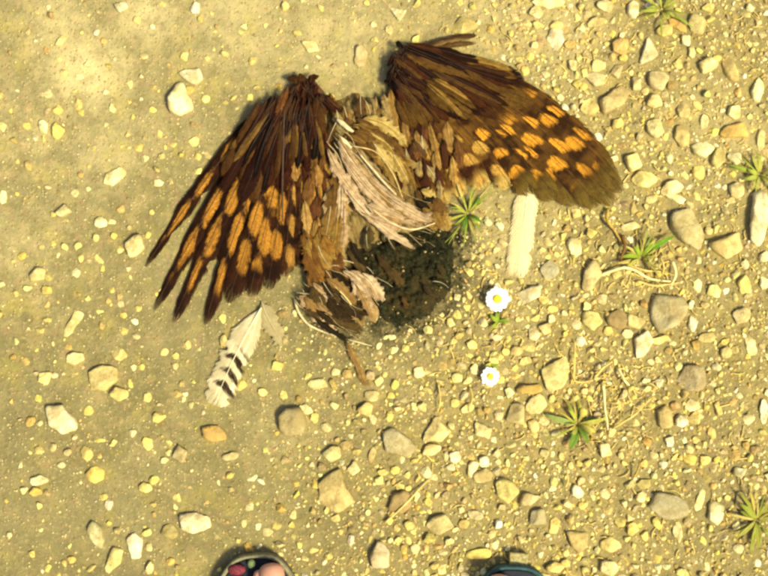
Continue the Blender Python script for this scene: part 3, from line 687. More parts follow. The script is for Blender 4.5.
cover_row(14, LB, LT, .02, .33, 12, [M_vane, M_shaft_dark], LW, .0185, 3, MAHOG + [(.16, .08, .016)])
cover_row(26, LB, LT, .05, .30, 7, [M_vane, M_shaft_dark], LW, .0205, 6, MAHOG + [(.15, .08, .016), (.11, .055, .012)])
cover_row(20, LB, LT, .0, .20, 8, [M_vane, M_shaft_dark], LW, .0205, 4, MAHOG)
cover_row(14, LB, LT, -.07, .10, 8, [M_vane, M_shaft_dark], LW, .0215, 4, MAHOG + [(.16, .06, .015)], s0=.25)
def shoulder_tuft(n, cx, cy, rx, ry, a0, a1, parent, cols):
    for k in range(n):
        a = math.radians(rnd.uniform(a0, a1)); r = rnd.uniform(11, 22) if a1 > 180 else rnd.uniform(6, 12)
        c = (cx + rnd.uniform(-rx, rx), cy + rnd.uniform(-ry, ry))
        feather('covert_feather', c, (c[0] + r * math.cos(a), c[1] - r * math.sin(a)), rnd.uniform(4, 8), rnd.uniform(-4, 4), [M_vane, M_shaft_dark], parent, rnd, .0215 + rnd.uniform(0, .002), .014, .5, False, None, .25, 2, rnd.choice(cols), .0015, .0003, 9, .4, .02, .1)
shoulder_tuft(22, 308, 88, 12, 6, 195, 345, LW, MAHOG + [(.10, .04, .01)])
shoulder_tuft(14, 308, 86, 12, 4, 20, 160, LW, [(.085, .022, .004), (.13, .052, .010), (.10, .04, .008)])
shoulder_tuft(12, 322, 98, 6, 8, 250, 330, LW, MAHOG + [(.13, .055, .012)])
for k in range(12):       # tawny tipped inner secondaries and scapulars
    x = rnd.uniform(296, 332); y = rnd.uniform(150, 235)
    feather('covert_feather', (x, y), (x + rnd.uniform(-6, 5), y + rnd.uniform(22, 38)), rnd.uniform(8, 12), rnd.uniform(-3, 3), [M_vane, M_shaft_dark], LW, rnd, .017, .013, .5, False, None, .18, 1, rnd.choice([(.36, .19, .045), (.10, .036, .01), (.06, .02, .006), (.42, .25, .07), (.16, .07, .016)]), .0015, .0003, 10, .35, .02)

# ---- right wing
RW = under_wing([(392, 118), (392, 85), (404, 58), (428, 52), (468, 66)], [.005, .006, .0065, .006, .0035], 'brown wing swept to the right with orange spots near its rounded tip')
RB = [(432, 54), (428, 58), (424, 62), (420, 66), (417, 70), (414, 75), (411, 80), (408, 84), (405, 88), (402, 90), (399, 90), (396, 88)]
RT = [(618, 178), (622, 192), (615, 204), (597, 207), (577, 204), (556, 199), (534, 194), (510, 188), (486, 188), (464, 196), (446, 206), (432, 206)]
RWD = [22, 27, 29, 30, 31, 31, 30, 29, 27, 25, 23, 20]
RBD = [44, 36, 30, 26, 22, 19, 17, 14, 12, 9, 6, 3]
for k in range(12):
    feather('flight_feather', RB[k], RT[k], RWD[k], bend=RBD[k], mats=[M_right if k < 7 else M_rightsec, M_shaft_dark], parent=RW, rnd=rnd,
            z0=.006 + k * .0007, z1=.003 + k * .0005 + (.002 if k > 5 else 0), asym=.40, flip=False, splits=5, ragged=.08, nl=34, tipround=.20, bare=.02)
BROWN = [(0.0722, 0.0295, 0.0052), (0.0459, 0.0157, 0.0033), (0.105, 0.0492, 0.0085), (0.0236, 0.0066, 0.002), (0.0984, 0.0492, 0.0079), (0.0144, 0.0039, 0.0013), (0.0525, 0.0144, 0.0033)]
RTc = []
for k in range(12):     # aim the covert rows along the bent feathers
    b, t = Vector(RB[k]), Vector(RT[k]); d = (t - b); n = Vector((d.y, -d.x)).normalized()
    q = (b + t) / 2 + n * (RBD[k] * .8); RTc.append((b.x + (q.x - b.x) * 1.9, b.y + (q.y - b.y) * 1.9))
cover_row(16, RB, RTc, .05, .47, 15, [M_vane, M_shaft_dark], RW, .0165, 3, BROWN, nl=12)
cover_row(15, RB, RTc, .02, .40, 13, [M_vane, M_shaft_dark], RW, .0185, 3, BROWN + [(.26, .15, .03)])
cover_row(26, RB, RTc, .10, .40, 7, [M_vane, M_shaft_dark], RW, .0205, 6, BROWN + [(.28, .16, .03)])
cover_row(20, RB, RTc, -.04, .26, 9, [M_vane, M_shaft_dark], RW, .0205, 4, BROWN)
cover_row(14, RB, RTc, -.09, .13, 9, [M_vane, M_shaft_dark], RW, .0215, 4, BROWN + MAHOG)
shoulder_tuft(24, 404, 66, 10, 12, 235, 350, RW, BROWN + MAHOG)
shoulder_tuft(12, 398, 70, 6, 12, 225, 285, RW, MAHOG)
shoulder_tuft(8, 406, 58, 8, 5, 60, 170, RW, MAHOG)
for (b, t, w, bd, c) in [((408, 62), (478, 37), 7, 10, (.07, .035, .012)), ((412, 64), (476, 45), 6, 9, (.11, .06, .018)), ((410, 66), (455, 52), 7, 7, (.05, .018, .006)), ((420, 56), (470, 40), 5, 7, (.20, .12, .035)), ((402, 70), (426, 46), 8, 5, (.05, .02, .007)), ((398, 78), (416, 50), 8, 5, (.08, .03, .01))]:
    feather('alula_feather', b, t, w, bd, [M_vane, M_shaft_dark], RW, rnd, .016, .006, .5, False, None, .15, 2, c, .0018, .0004, 16, .3, .02)
for k in range(15):       # inner edge: hanging maroon feathers, ragged and tawny tipped
    x = rnd.uniform(390, 440); y = rnd.uniform(72, 150)
    feather('covert_feather', (x, y), (x + rnd.uniform(-4, 12), y + rnd.uniform(30, 52)), rnd.uniform(8, 12), rnd.uniform(-3, 3), [M_vane, M_shaft_dark], RW, rnd, .0175, .012, .5, False, None, .2, 1, rnd.choice([(.06, .014, .006), (.09, .02, .008), (.045, .012, .005), (.15, .06, .014), (.30, .17, .04), (.11, .04, .01)]), .0015, .0003, 11, .35, .02)
for (x, y) in [(415, 165), (425, 178), (436, 172), (447, 160), (428, 192), (442, 186), (418, 150), (455, 176), (410, 140), (452, 142), (460, 158)]:
    feather('covert_feather', (x - rnd.uniform(2, 8), y - 18), (x, y + 14), rnd.uniform(8, 12), rnd.uniform(-4, 4), [M_vane, M_shaft_dark], RW, rnd, .017, .011, .5, False, None, .2, 2, rnd.choice([(.40, .23, .055), (.06, .018, .006), (.30, .17, .045), (.13, .055, .014), (.045, .013, .005)]), .0015, .0003, 10, .35, .02)

# ---- body: collapsed trunk between the wings, one continuous skin
def mound(name, poly, hgt, mat, step=.0022, seed=1.0, rough=.004, parent=bird, ridge=None):
    pts = [P(*q) for q in poly]; c = sum(pts, Vector()) / len(pts)
    pp = [(q.x, q.y) for q in pts]
    x0, x1 = min(q[0] for q in pp), max(q[0] for q in pp); y0, y1 = min(q[1] for q in pp), max(q[1] for q in pp)
    def dist(x, y):
        b = 9
        for i in range(len(pp)):
            (ax, ay), (bx, by) = pp[i], pp[i - 1]
            ex, ey = bx - ax, by - ay; t = max(0, min(1, ((x - ax) * ex + (y - ay) * ey) / (ex * ex + ey * ey)))
            b = min(b, math.hypot(x - ax - ex * t, y - ay - ey * t))
        return b if inside(pp, x, y) else -b
    nx, ny = int((x1 - x0) / step) + 9, int((y1 - y0) / step) + 9
    V, F, idx = [], [], {}
    for j in range(ny):
        for i in range(nx):
            x, y = x0 + (i - 4) * step, y0 + (j - 4) * step
            dd = dist(x, y) + .005 * mnoise.noise(Vector((x * 60, y * 60, seed)))
            if dd < -.005: continue
            s = max(0, min(1, (dd + .002) / .03)); s = s * s * (3 - 2 * s)
            z = gh(x, y) - .002 + s ** .7 * hgt + rough * s ** .4 * (mnoise.noise(Vector((x * 75, y * 75, seed + 3))) + .6 * mnoise.noise(Vector((x * 210, y * 210, seed + 8))) + .4 * mnoise.noise(Vector((x * 480, y * 480, seed))))
            if ridge:
                ca, sa = math.cos(ridge[0]), math.sin(ridge[0]); al, ac = x * ca + y * sa, -x * sa + y * ca
                z += ridge[1] * s ** .5 * (1 - 2 * abs(mnoise.noise(Vector((al * 14, ac * 120 + 1.5 * mnoise.noise(Vector((al * 30, ac * 30, 1))), seed)))) + .5 * mnoise.noise(Vector((al * 30, ac * 330, seed + 2))))
            idx[(i, j)] = len(V); V.append(Vector((x - c.x, y - c.y, z)))
    for (i, j), k in idx.items():
        if (i + 1, j) in idx and (i, j + 1) in idx and (i + 1, j + 1) in idx: F.append((k, idx[(i + 1, j)], idx[(i + 1, j + 1)], idx[(i, j + 1)]))
    l = Vector((c.x, c.y, 0)) - world_loc(parent)
    return mesh_obj(name, V, F, mat, parent, l)
def carcass_material(name, cols, rough, scale=90, ang=None):
    t = NT(name); p = t.pos()
    if ang is not None:       # fibres lie along one direction
        mp = t.n('ShaderNodeMapping'); mp.inputs['Rotation'].default_value = (0, 0, -ang); t.l(p, mp.inputs['Vector'])
        mp2 = t.n('ShaderNodeMapping'); mp2.inputs['Scale'].default_value = (.28, 1.6, 1); t.l(mp.outputs[0], mp2.inputs['Vector']); p = mp2.outputs[0]
    n1 = t.noise(p, scale, 4, .65, .6); n2 = t.noise(p, scale * 3.2, 4, .7); n3 = t.noise(p, scale * .4, 2, .5)
    c = t.mix(t.ramp(n1, .36, .62), cols[0], cols[1]); c = t.mix(t.ramp(n3, .48, .66), c, cols[2]); c = t.mix(t.ramp(n2, .56, .72, 0, .7), c, cols[3])
    t.l(c, t.b.inputs['Base Color']); t.b.inputs['Roughness'].default_value = rough
    t.b.inputs['Specular IOR Level'].default_value = .06
    t.l(t.bump(t.math('ADD', n2, n1), .003, 1), t.b.inputs['Normal'])
    return t.m
M_body = carcass_material('dried_skin', [(.10, .060, .018), (.30, .21, .075), (.17, .095, .025), (.46, .35, .16)], .8, 90, math.radians(-75))
M_rot = carcass_material('rotten_tissue', [(.008, .008, .0035), (.028, .027, .011), (.044, .032, .011), (.16, .125, .05)], .75, 120)
body = mound('body', [(322, 100), (360, 92), (394, 98), (402, 130), (428, 165), (448, 195), (452, 232), (404, 240), (364, 262), (352, 288), (372, 328), (340, 332), (308, 302), (306, 270), (322, 235), (326, 160)], .013, M_body, seed=2.0)
tag(body, 'sunken tan and brown trunk with matted pale feather remains')
rot = mound('rotten_tissue', [(346, 244), (376, 230), (400, 226), (430, 222), (454, 228), (457, 256), (451, 292), (434, 315), (410, 326), (386, 326), (368, 306), (350, 276)], .0140, M_rot, step=.0016, seed=5.0, rough=.006)
tag(rot, 'dark grey green decayed patch at the lower right of the body')
PALE = [(.50, .37, .21), (.42, .29, .14), (.58, .44, .26), (.34, .22, .09), (.26, .16, .05), (.62, .50, .30)]
TANS = [(0.2805, 0.1785, 0.051), (0.204, 0.119, 0.0298), (0.34, 0.238, 0.085), (0.136, 0.0723, 0.0187), (0.255, 0.187, 0.068), (0.0935, 0.0467, 0.0136)]
def strands(name, path, n, spread, cols, z, rad=.00035, seed=0, length=(.45, 1.0)):
    """a matted bundle of long downy fibres along a path of photo pixels"""
    r = random.Random(seed); pts = [P(*q) for q in path]; o0 = Vector((pts[0].x, pts[0].y, 0))
    cl = spline(pts, 40); V, F, UV = [], [], []
    for k in range(n):
        ln = r.uniform(*length); s0 = r.uniform(0, 1 - ln); i0, i1 = int(s0 * 39), max(int((s0 + ln) * 39), int(s0 * 39) + 4)
        off = r.gauss(0, spread * .5) * MM; ph = r.random() * 50; zz = z * r.uniform(.55, 1.0); amp = spread * .3 * MM
        seg = []
        for i in range(i0, min(i1, 39) + 1, 2):
            t = (cl[min(i + 1, 39)] - cl[max(i - 1, 0)]).normalized(); nn = Vector((-t.y, t.x, 0))
            q = cl[i] + nn * (off * (0.5 + i / 39 * .8) + amp * mnoise.noise(Vector((i * .12, ph, 0))))
            q.z = gh(q.x, q.y) + zz + .003 * mnoise.noise(Vector((i * .15, ph, 4)))
            seg.append(q - o0)
        if len(seg) < 3: continue
        rr = rad * r.uniform(.6, 1.6)
        tv, tf = tube(seg, [rr * (1 - .7 * (a / len(seg))) for a in range(len(seg))], 4)
        b = len(V); V += tv; UV += [(.5, .5)] * len(tv); F += [tuple(x + b for x in f) for f in tf]
    o = mesh_obj(name, V, F, M_fibre, body, o0 - world_loc(body), True, UV)
    o.color = (*cols, 1)
    return o
rnd = random.Random(77)
rg = random.Random(3); gv, gf = [], []
for k in range(70):
    x, y = rg.uniform(352, 458), rg.uniform(232, 326)
    if not inside([(352, 244), (400, 228), (454, 230), (455, 290), (412, 324), (388, 322), (368, 300)], x, y): continue
    q = P(x, y); r_ = rg.uniform(.0006, .0022); b0 = len(gv); bm = bmesh.new(); bmesh.ops.create_icosphere(bm, subdivisions=1, radius=r_)
    zt = gh(q.x, q.y) + .0115 + rg.uniform(-.003, .002)
    gv += [Vector((q.x + v.co.x * rg.uniform(.8, 1.3), q.y + v.co.y * rg.uniform(.7, 1.2), zt + v.co.z)) - Vector((world_loc(rot).x, world_loc(rot).y, world_loc(rot).z)) for v in bm.verts]; gf += [tuple(v.index + b0 for v in f.verts) for f in bm.faces]; bm.free()
gr = mesh_obj('soil_crumbs', gv, gf, plain('crumb', (.22, .16, .06), .9, .6, 300), rot); tag(gr, kind='stuff')
M_breast = carcass_material('pale_skin', [(.20, .12, .04), (.48, .34, .16), (.34, .21, .07), (.64, .50, .27)], .7, 150, math.radians(-48))
breast = mound('breast_skin', [(336, 134), (350, 128), (366, 140), (386, 158), (404, 184), (426, 204), (446, 214), (442, 230), (412, 234), (382, 224), (356, 208), (340, 180)], .019, M_breast, step=.0016, seed=9.0, rough=.003, parent=body, ridge=(math.radians(-48), .0042))
tag(breast, 'pale pinkish folded skin down the middle of the body')
fold = mound('skin_fold', [(326, 264), (346, 266), (368, 284), (381, 306), (378, 328), (366, 320), (344, 298), (328, 284)], .018, M_breast, step=.0016, seed=12.0, rough=.003, parent=body, ridge=(math.radians(-44), .0042))
tag(fold, 'pale crumpled skin at the lower end of the body')
def wisps(path, n, spread, cols, z, wr, seed, lr=(.3, .6)):
    """long narrow matted feathers lying along a path of photo pixels"""
    r = random.Random(seed); cl = spline([Vector((q[0], q[1], 0)) for q in path], 30)
    for k in range(n):
        ln = r.uniform(*lr); i0 = int(r.uniform(0, 1 - ln) * 29); i1 = min(29, i0 + int(ln * 29)); im = (i0 + i1) // 2
        a, m, b = cl[i0], cl[im], cl[i1]; d = (b - a); n_ = Vector((d.y, -d.x, 0)).normalized(); o = r.gauss(0, spread * .45)
        sag = ((m - (a + b) / 2).dot(n_)) * 2
        feather('body_feather', (a.x + n_.x * o, a.y + n_.y * o), (b.x + n_.x * o * 1.3, b.y + n_.y * o * 1.3), r.uniform(*wr) * 1.7, sag + r.uniform(-3, 3), [M_down, M_shaft_pale if r.random() < .08 else M_shaft_dark], body, r, z + r.uniform(-.002, .002), z - .002, .5, False, None, .3, 4, r.choice(cols), .0014, .0003, 16, .5, .0, .18)
PALE2 = [(0.5082, 0.3548, 0.1945), (0.4263, 0.2809, 0.132), (0.5738, 0.4213, 0.2433), (0.3607, 0.2218, 0.0834), (0.2787, 0.1626, 0.0486)]
GOLD = [(.38, .25, .06), (.28, .17, .035), (.48, .34, .10), (.14, .07, .016), (.22, .12, .025)]
DARKS = [(0.03, 0.0175, 0.006), (0.05, 0.03, 0.009), (0.08, 0.05, 0.015), (0.0175, 0.0125, 0.005)]
wisps([(336, 136), (352, 162), (380, 195), (420, 222), (440, 226)], 9, 18, PALE2, .0245, (4, 8), 1)
wisps([(352, 132), (380, 145), (400, 170), (412, 200)], 18, 14, GOLD, .0225, (4, 8), 3)
wisps([(338, 150), (340, 190), (338, 225), (334, 256)], 16, 14, PALE2 + GOLD, .020, (4, 8), 4)
wisps([(330, 266), (352, 276), (368, 292), (378, 316)], 8, 14, PALE2, .0235, (4, 7), 5)
wisps([(296, 284), (316, 302), (340, 318), (372, 330)], 22, 18, PALE2 + DARKS, .0165, (4, 8), 6)
wisps([(322, 278), (335, 296), (352, 312), (372, 320)], 14, 12, DARKS, .0185, (4, 8), 7)
wisps([(360, 212), (385, 222), (412, 228), (440, 220)], 7, 12, PALE2, .0235, (4, 7), 8)
wisps([(312, 230), (318, 255), (328, 272), (338, 290)], 16, 16, [(.24, .115, .02), (.16, .07, .014), (.30, .17, .035)], .019, (5, 9), 9)
wisps([(418, 196), (432, 206), (444, 220), (450, 236)], 9, 14, DARKS + GOLD, .020, (4, 8), 10)
wisps([(352, 236), (370, 262), (384, 286), (392, 300)], 6, 20, DARKS, .0165, (4, 8), 11)
strands('down_tuft', [(335, 140), (352, 162), (380, 195), (420, 222), (440, 226)], 12, 26, (.66, .50, .26), .0245, .0004, 1)
strands('down_tuft', [(352, 132), (380, 145), (400, 170), (412, 200)], 10, 16, (.42, .27, .06), .0225, .0004, 3)
strands('down_tuft', [(300, 290), (318, 302), (340, 318), (372, 330)], 14, 26, (.58, .45, .22), .0185, .0004, 6)
strands('down_tuft', [(330, 268), (352, 278), (368, 292), (380, 312)], 8, 18, (.66, .52, .30), .0235, .0004, 5)
def body_feathers(n, x0, x1, y0, y1, ang, cols, zb, wr, lr):
    for k in range(n):
        x, y = rnd.uniform(x0, x1), rnd.uniform(y0, y1); a = math.radians(ang + rnd.uniform(-35, 35)); l = rnd.uniform(*lr)
        feather('body_feather', (x, y), (x + l * math.cos(a), y - l * math.sin(a)), rnd.uniform(*wr), rnd.uniform(-6, 6), [M_vane, M_shaft_pale if rnd.random() < .3 else M_shaft_dark], body, rnd, zb + rnd.uniform(-.002, .002), zb - .003, .5, False, None, .25, 2, rnd.choice(cols), .0015, .0003, 9, .4, .03, .12)
body_feathers(22, 325, 392, 96, 130, 280, TANS, .016, (7, 13), (16, 30))
body_feathers(6, 330, 350, 140, 230, 275, PALE + TANS, .0165, (6, 11), (20, 36))
body_feathers(5, 345, 405, 150, 215, 315, PALE, .0165, (6, 11), (18, 36))
body_feathers(14, 385, 440, 130, 200, 300, TANS + [(.05, .018, .007)], .0165, (6, 11), (16, 30))
body_feathers(16, 310, 345, 210, 275, 280, [(.22, .11, .025), (.15, .065, .015), (.28, .15, .035), (.34, .20, .06)], .0165, (7, 12), (20, 34))
body_feathers(6, 300, 365, 272, 318, 325, PALE + [(.09, .05, .02), (.14, .09, .04)], .0155, (5, 10), (16, 34))
body_feathers(5, 360, 400, 225, 250, 300, [(.10, .07, .02), (.07, .05, .015), (.18, .12, .035), (.04, .03, .01)], .0185, (5, 10), (14, 26))
body_feathers(4, 395, 440, 262, 300, 300, [(.02, .017, .006), (.05, .035, .012), (.10, .055, .015), (.03, .026, .010)], .0185, (5, 8), (12, 22))
def bone(name, path, rads, mat, z, label=None, parent=None):
    parent = parent or body
    pts = [P(*q) for q in path]
    for k, q in enumerate(pts): q.z = gh(q.x, q.y) + (z[k] if isinstance(z, (list, tuple)) else z)
    o0 = pts[0].copy(); sp = spline([q - o0 for q in pts], 20)
    rr = [float(np.interp(i / 19 * (len(rads) - 1), range(len(rads)), rads)) for i in range(20)]
    V, F = tube(sp, rr, 8)
    o = mesh_obj(name, V, F, mat, parent, o0 - world_loc(parent))
    if label: o['label'] = label
    return o
bone('bone', [(338, 124), (343, 128), (349, 133), (354, 136)], [.0018, .0032, .0026, .0012], M_bone, .024, 'white knob of bone at the top of the body')
bone('bone', [(341, 141), (346, 146), (352, 152)], [.0012, .0026, .0012], M_bone, .023)
bone('bone', [(360, 158), (372, 172), (386, 188), (396, 198)], [.0008, .0015, .0013, .0007], M_bone, .0255, 'thin pale bone running down the middle of the body')
bone('bone', [(352, 150), (376, 156), (392, 176), (402, 200)], [.0006, .0009, .0009, .0005], plain('old_bone', (.50, .36, .14), .6), .0245)
bone('bone', [(372, 212), (392, 226), (412, 232), (434, 226)], [.0007, .0012, .0012, .0007], plain('stained_bone', (.56, .43, .22), .6), .0245)
bone('quill', [(295, 300), (299, 312), (308, 324), (324, 332), (346, 339), (372, 346)], [.0010, .0015, .0015, .0012, .0010, .0005], M_bone, [.006, .008, .008, .007, .006, .003], 'curved white quill under the body')
bone('quill', [(336, 288), (344, 296), (352, 306)], [.0006, .0013, .0006], plain('yellow_quill', (.62, .46, .16), .5), .0225)
bone('quill', [(286, 112), (285, 150), (284, 190), (284, 224)], [.0012, .0014, .0012, .0007], M_shaft_dark, .0225, parent=LW)

# ------------------------------------------------------------------ loose feathers
bf = feather('barred_feather', (262, 308), (215, 405), 30, -5, [M_barred, M_shaft_pale], None, rnd, .004, .0025, .5, False, None, .08, 4, None, .003, .0010, 34, .22, .02)
tag(bf, 'loose white feather with dark bars below the left wing', 'feather')
pf = feather('pale_feather', (529, 172), (516, 278), 25, 1, [M_white, M_shaft_pale], None, rnd, .0008, .0025, .5, False, None, .03, 1, (.70, .58, .30), .0035, .0009, 28, .22, .0)
tag(pf, 'loose cream white feather sticking out below the right wing', 'feather')
df = feather('small_feather', (345, 340), (365, 386), 8, 3, [M_vane, M_shaft_dark], None, rnd, .004, .002, .5, False, None, .15, 2, (.30, .185, .055), .002, .0004, 14, .35, .02)
tag(df, 'small brown feather lying on soil below the body', 'feather')
gf = feather('downy_feather', (262, 302), (286, 345), 20, -4, [M_white, M_shaft_pale], None, rnd, .003, .002, .5, False, None, .15, 4, (.36, .29, .14), .0025, .0003, 20, .6, .02, .2)
tag(gf, 'downy pale grey feather beside the top of the barred feather', 'feather')

# ------------------------------------------------------------------ plants
M_leaf = object_tinted('leaf', .55, var=.2, plainness=.4, fray=0); M_straw = plain('straw', (.62, .46, .13), .6, .3)
def leaf(name, base, tip, width, parent, col, z1=.012, bend=0, lift=.012, mat=None, rnd=rnd):
    A = P(*base); B = P(*tip); A.z = gh(A.x, A.y) + .002; B.z = gh(B.x, B.y) + z1
    d = B - A; nrm = Vector((-d.y, d.x, 0)).normalized(); mid = (A + B) / 2 + nrm * bend * MM; mid.z += lift
    cl = bez(A, mid, B, 12); V, F, UV = [], [], []
    for i, p in enumerate(cl):
        v = i / 11; w = width * MM * .5 * (math.sin(math.pi * min(.97, .12 + v * .86)) ** .8); t = (cl[min(i + 1, 11)] - cl[max(i - 1, 0)]).normalized(); n = Vector((-t.y, t.x, 0)).normalized()
        for u in (-1, -.5, 0, .5, 1):
            V.append(p + n * (u * w * (1 + .1 * mnoise.noise(Vector((v * 8, u, base[0]))))) + Vector((0, 0, abs(u) * w * .35)) - A); UV.append((.5 + u / 2, v))
    for i in range(11):
        for j in range(4): F.append((i * 5 + j, i * 5 + j + 1, i * 5 + j + 6, i * 5 + j + 5))
    o = mesh_obj(name, V, F, mat or M_leaf, parent, A - (world_loc(parent) if parent else Vector()), True, UV)
    sm = o.modifiers.new('thickness', 'SOLIDIFY'); sm.thickness = .0003
    o.color = (*col, 1)
    return o
GREEN = [(.34, .45, .05), (.40, .48, .06), (.28, .41, .045), (.48, .50, .08), (.55, .52, .10)]
def weed(name, c, leaves, label, cat='weed', cols=GREEN):
    p = P(*c); p.z = gh(p.x, p.y); e = empty(name, p); tag(e, label, cat, 'green weeds in the gravel')
    extra = [(rnd.uniform(0, 360), rnd.uniform(12, 38), rnd.uniform(1.2, 2.8), rnd.choice([(.50, .50, .09), (.62, .50, .12), (.36, .44, .06), (.68, .55, .16)])) for _ in range(16)]
    for (ang, l, w, *ex) in [(q[0] + rnd.uniform(-25, 25), q[1] * rnd.uniform(.6, 1.25), q[2] * rnd.uniform(.35, .65), *([tuple(e * 1.25 for e in q[3])] if len(q) > 3 else [])) for q in leaves] + extra:
        a = math.radians(ang)
        leaf('leaf', (c[0] + 2 * math.cos(a), c[1] - 2 * math.sin(a)), (c[0] + l * math.cos(a), c[1] - l * math.sin(a)), w, e, ex[0] if ex else rnd.choice(cols), rnd.uniform(.004, .014), rnd.uniform(-4, 4), rnd.uniform(.004, .012))
    return e
weed('weed', (577, 424), [(170, 36, 11, (.24, .29, .08)), (60, 26, 9), (35, 30, 8), (115, 24, 9), (140, 22, 8), (265, 32, 13, (.13, .21, .03)), (290, 34, 14, (.16, .23, .035)), (315, 26, 12), (5, 26, 9, (.13, .24, .03)), (230, 18, 7, (.34, .33, .06)), (80, 34, 6, (.30, .27, .07))], 'leafy green rosette growing among stones at lower right', )
weed('weed', (641, 258), [(180, 22, 8, (.24, .32, .03)), (150, 20, 9, (.22, .34, .03)), (15, 32, 8, (.12, .27, .02)), (35, 24, 7), (75, 28, 6, (.22, .28, .06)), (195, 18, 7), (100, 40, 5, (.30, .33, .10)), (340, 20, 6), (55, 20, 7)], 'straw ringed green weed right of the pale loose feather')
weed('grass_tuft', (468, 214), [(100, 32, 4, (.30, .34, .05)), (85, 26, 4), (70, 30, 4, (.22, .30, .03)), (120, 24, 4), (40, 20, 5, (.12, .24, .02)), (150, 18, 5), (300, 16, 7, (.08, .19, .02)), (270, 18, 7, (.10, .22, .02)), (330, 16, 6), (200, 16, 5)], 'small tuft of green blades tucked under the right wing', 'grass tuft')
weed('weed', (758, 175), [(80, 22, 9), (120, 18, 8), (20, 16, 8), (200, 20, 8), (260, 20, 8), (160, 15, 8)], 'green weed at the right edge above the tall white slab', cols=[(.42, .46, .08), (.50, .48, .10), (.36, .44, .06)])
weed('weed', (662, 10), [(10, 22, 8), (60, 14, 8), (170, 24, 7), (200, 18, 8), (300, 16, 7), (330, 20, 7)], 'green weed at the top edge in the upper right gravel', cols=[(.42, .46, .08), (.50, .48, .10), (.36, .44, .06)])
weed('weed', (756, 520), [(80, 30, 10), (120, 26, 9), (20, 22, 9), (200, 24, 8), (260, 30, 10), (160, 22, 9), (290, 26, 9), (100, 40, 8)], 'dark green weed in the bottom right corner', cols=[(.36, .36, .06), (.42, .40, .08), (.30, .33, .05)])
# daisies
M_petal = plain('petal', (.86, .85, .80), .6, .04, bump=0); M_disc = plain('daisy_disc', (.78, .52, .03), .7, .25, 600); M_stem = plain('stem', (.17, .22, .04), .6)
def daisy(c, r, foot, zh, label, np_):
    p = P(*c, zh); f = P(*foot); f.z = gh(f.x, f.y); e = empty('daisy', f); tag(e, label, 'flower', 'white daisies in the gravel')
    mid = (p + f) / 2 + Vector((.003, .002, .004))
    V, F = tube([q - f for q in bez(f, mid, p - Vector((0, 0, .001)), 8)], .0007, 6); mesh_obj('stem', V, F, M_stem, e, (0, 0, 0))
    rr = r * MM; rd = random.Random(int(c[0]))
    for k in range(np_):
        a = 2 * math.pi * k / np_ + rd.uniform(-.08, .08); d = Vector((math.cos(a), math.sin(a), 0)); n = Vector((-d.y, d.x, 0)); L = rr * rd.uniform(.9, 1.08); V, F = [], []
        for i in range(7):
            v = i / 6; w = rr * .23 * (.45 + .55 * math.sin(math.pi * min(1, v * .75 + .12))) * (1 if v < .95 else .55)
            for u in (-1, 0, 1): V.append(d * (rr * .2 + (L - rr * .2) * v) + n * (u * w) + Vector((0, 0, .0015 * math.sin(v * 2.2) - .0004 * (1 - abs(u)) + .0003 * (k % 2))))
        for i in range(6):
            for j in range(2): F.append((i * 3 + j, i * 3 + j + 1, i * 3 + j + 4, i * 3 + j + 3))
        o = mesh_obj('petal', V, F, M_petal, e, p - f); sm = o.modifiers.new('thickness', 'SOLIDIFY'); sm.thickness = .0002
    bm = bmesh.new(); bmesh.ops.create_uvsphere(bm, u_segments=14, v_segments=8, radius=rr * .36)
    V = [Vector((v.co.x, v.co.y, v.co.z * .6 + .0012)) + mnoise.noise_vector(v.co * 2500) * .00025 for v in bm.verts]; F = [tuple(v.index for v in f_.verts) for f_ in bm.faces]; bm.free()
    mesh_obj('flower_centre', V, F, M_disc, e, p - f)
    for k in range(4):
        a = rd.uniform(0, 6.28); leaf('leaf', foot, (foot[0] + 11 * math.cos(a), foot[1] + 11 * math.sin(a)), 4, e, rd.choice(GREEN), .004, 2, .004)
daisy((497, 299), 12.5, (498, 322), .014, 'white daisy with yellow centre, upper of the two', 15)
daisy((490, 376.5), 9.5, (493, 362), .011, 'smaller white daisy, lower of the two', 13)
# dry stalks
def stalk(path, r, label, name='dry_stalk', z=(.004, .010, .004), mat=None):
    pts = [P(*q) for q in path]
    for k, q in enumerate(pts): q.z = gh(q.x, q.y) + z[min(k, len(z) - 1)]
    o0 = pts[0].copy(); sp = spline([q - o0 for q in pts], 14)
    sp = [q + mnoise.noise_vector(q * 80 + Vector((path[0][0], 0, 0))) * .0012 for q in sp]
    V, F = tube(sp, [r * (1 - .5 * i / 13) for i in range(14)], 6)
    o = mesh_obj(name, V, F, mat or M_straw, None, o0); tag(o, label, 'stalk' if 'stalk' in name else 'root', 'dry stalks in the gravel')
M_root = plain('root_bark', (.40, .26, .05), .8, .4); M_pstraw = plain('pale_straw', (.76, .62, .28), .6, .25)
stalk([(600, 276), (625, 268), (650, 279), (672, 282)], .0021, 'thick pale straw lying across below the straw ringed weed', mat=M_pstraw)
stalk([(636, 282), (655, 286), (678, 283)], .0015, 'yellow straw parallel to and just under the thick pale straw')
stalk([(672, 262), (674, 274), (671, 286)], .0022, 'short upright pale straw at right end of the weed', mat=M_pstraw)
stalk([(630, 266), (645, 271), (664, 272)], .0014, 'yellow straw right under the straw ringed weed leaves')
stalk([(660, 258), (662, 268), (661, 276)], .0012, 'short yellow upright straw bit right of the weed centre')
stalk([(607, 209), (606, 222), (614, 232), (622, 244)], .0024, 'curved yellow brown root up left of the weed', 'root', mat=M_root)
stalk([(622, 236), (623, 248), (619, 262)], .0026, 'short dark brown root left of the straw ringed weed', 'root', mat=plain('dark_root', (.15, .07, .015), .8))
stalk([(385, 522), (402, 506), (420, 488), (428, 480)], .0014, 'long thin yellow stalk lying diagonally over the brown stone')
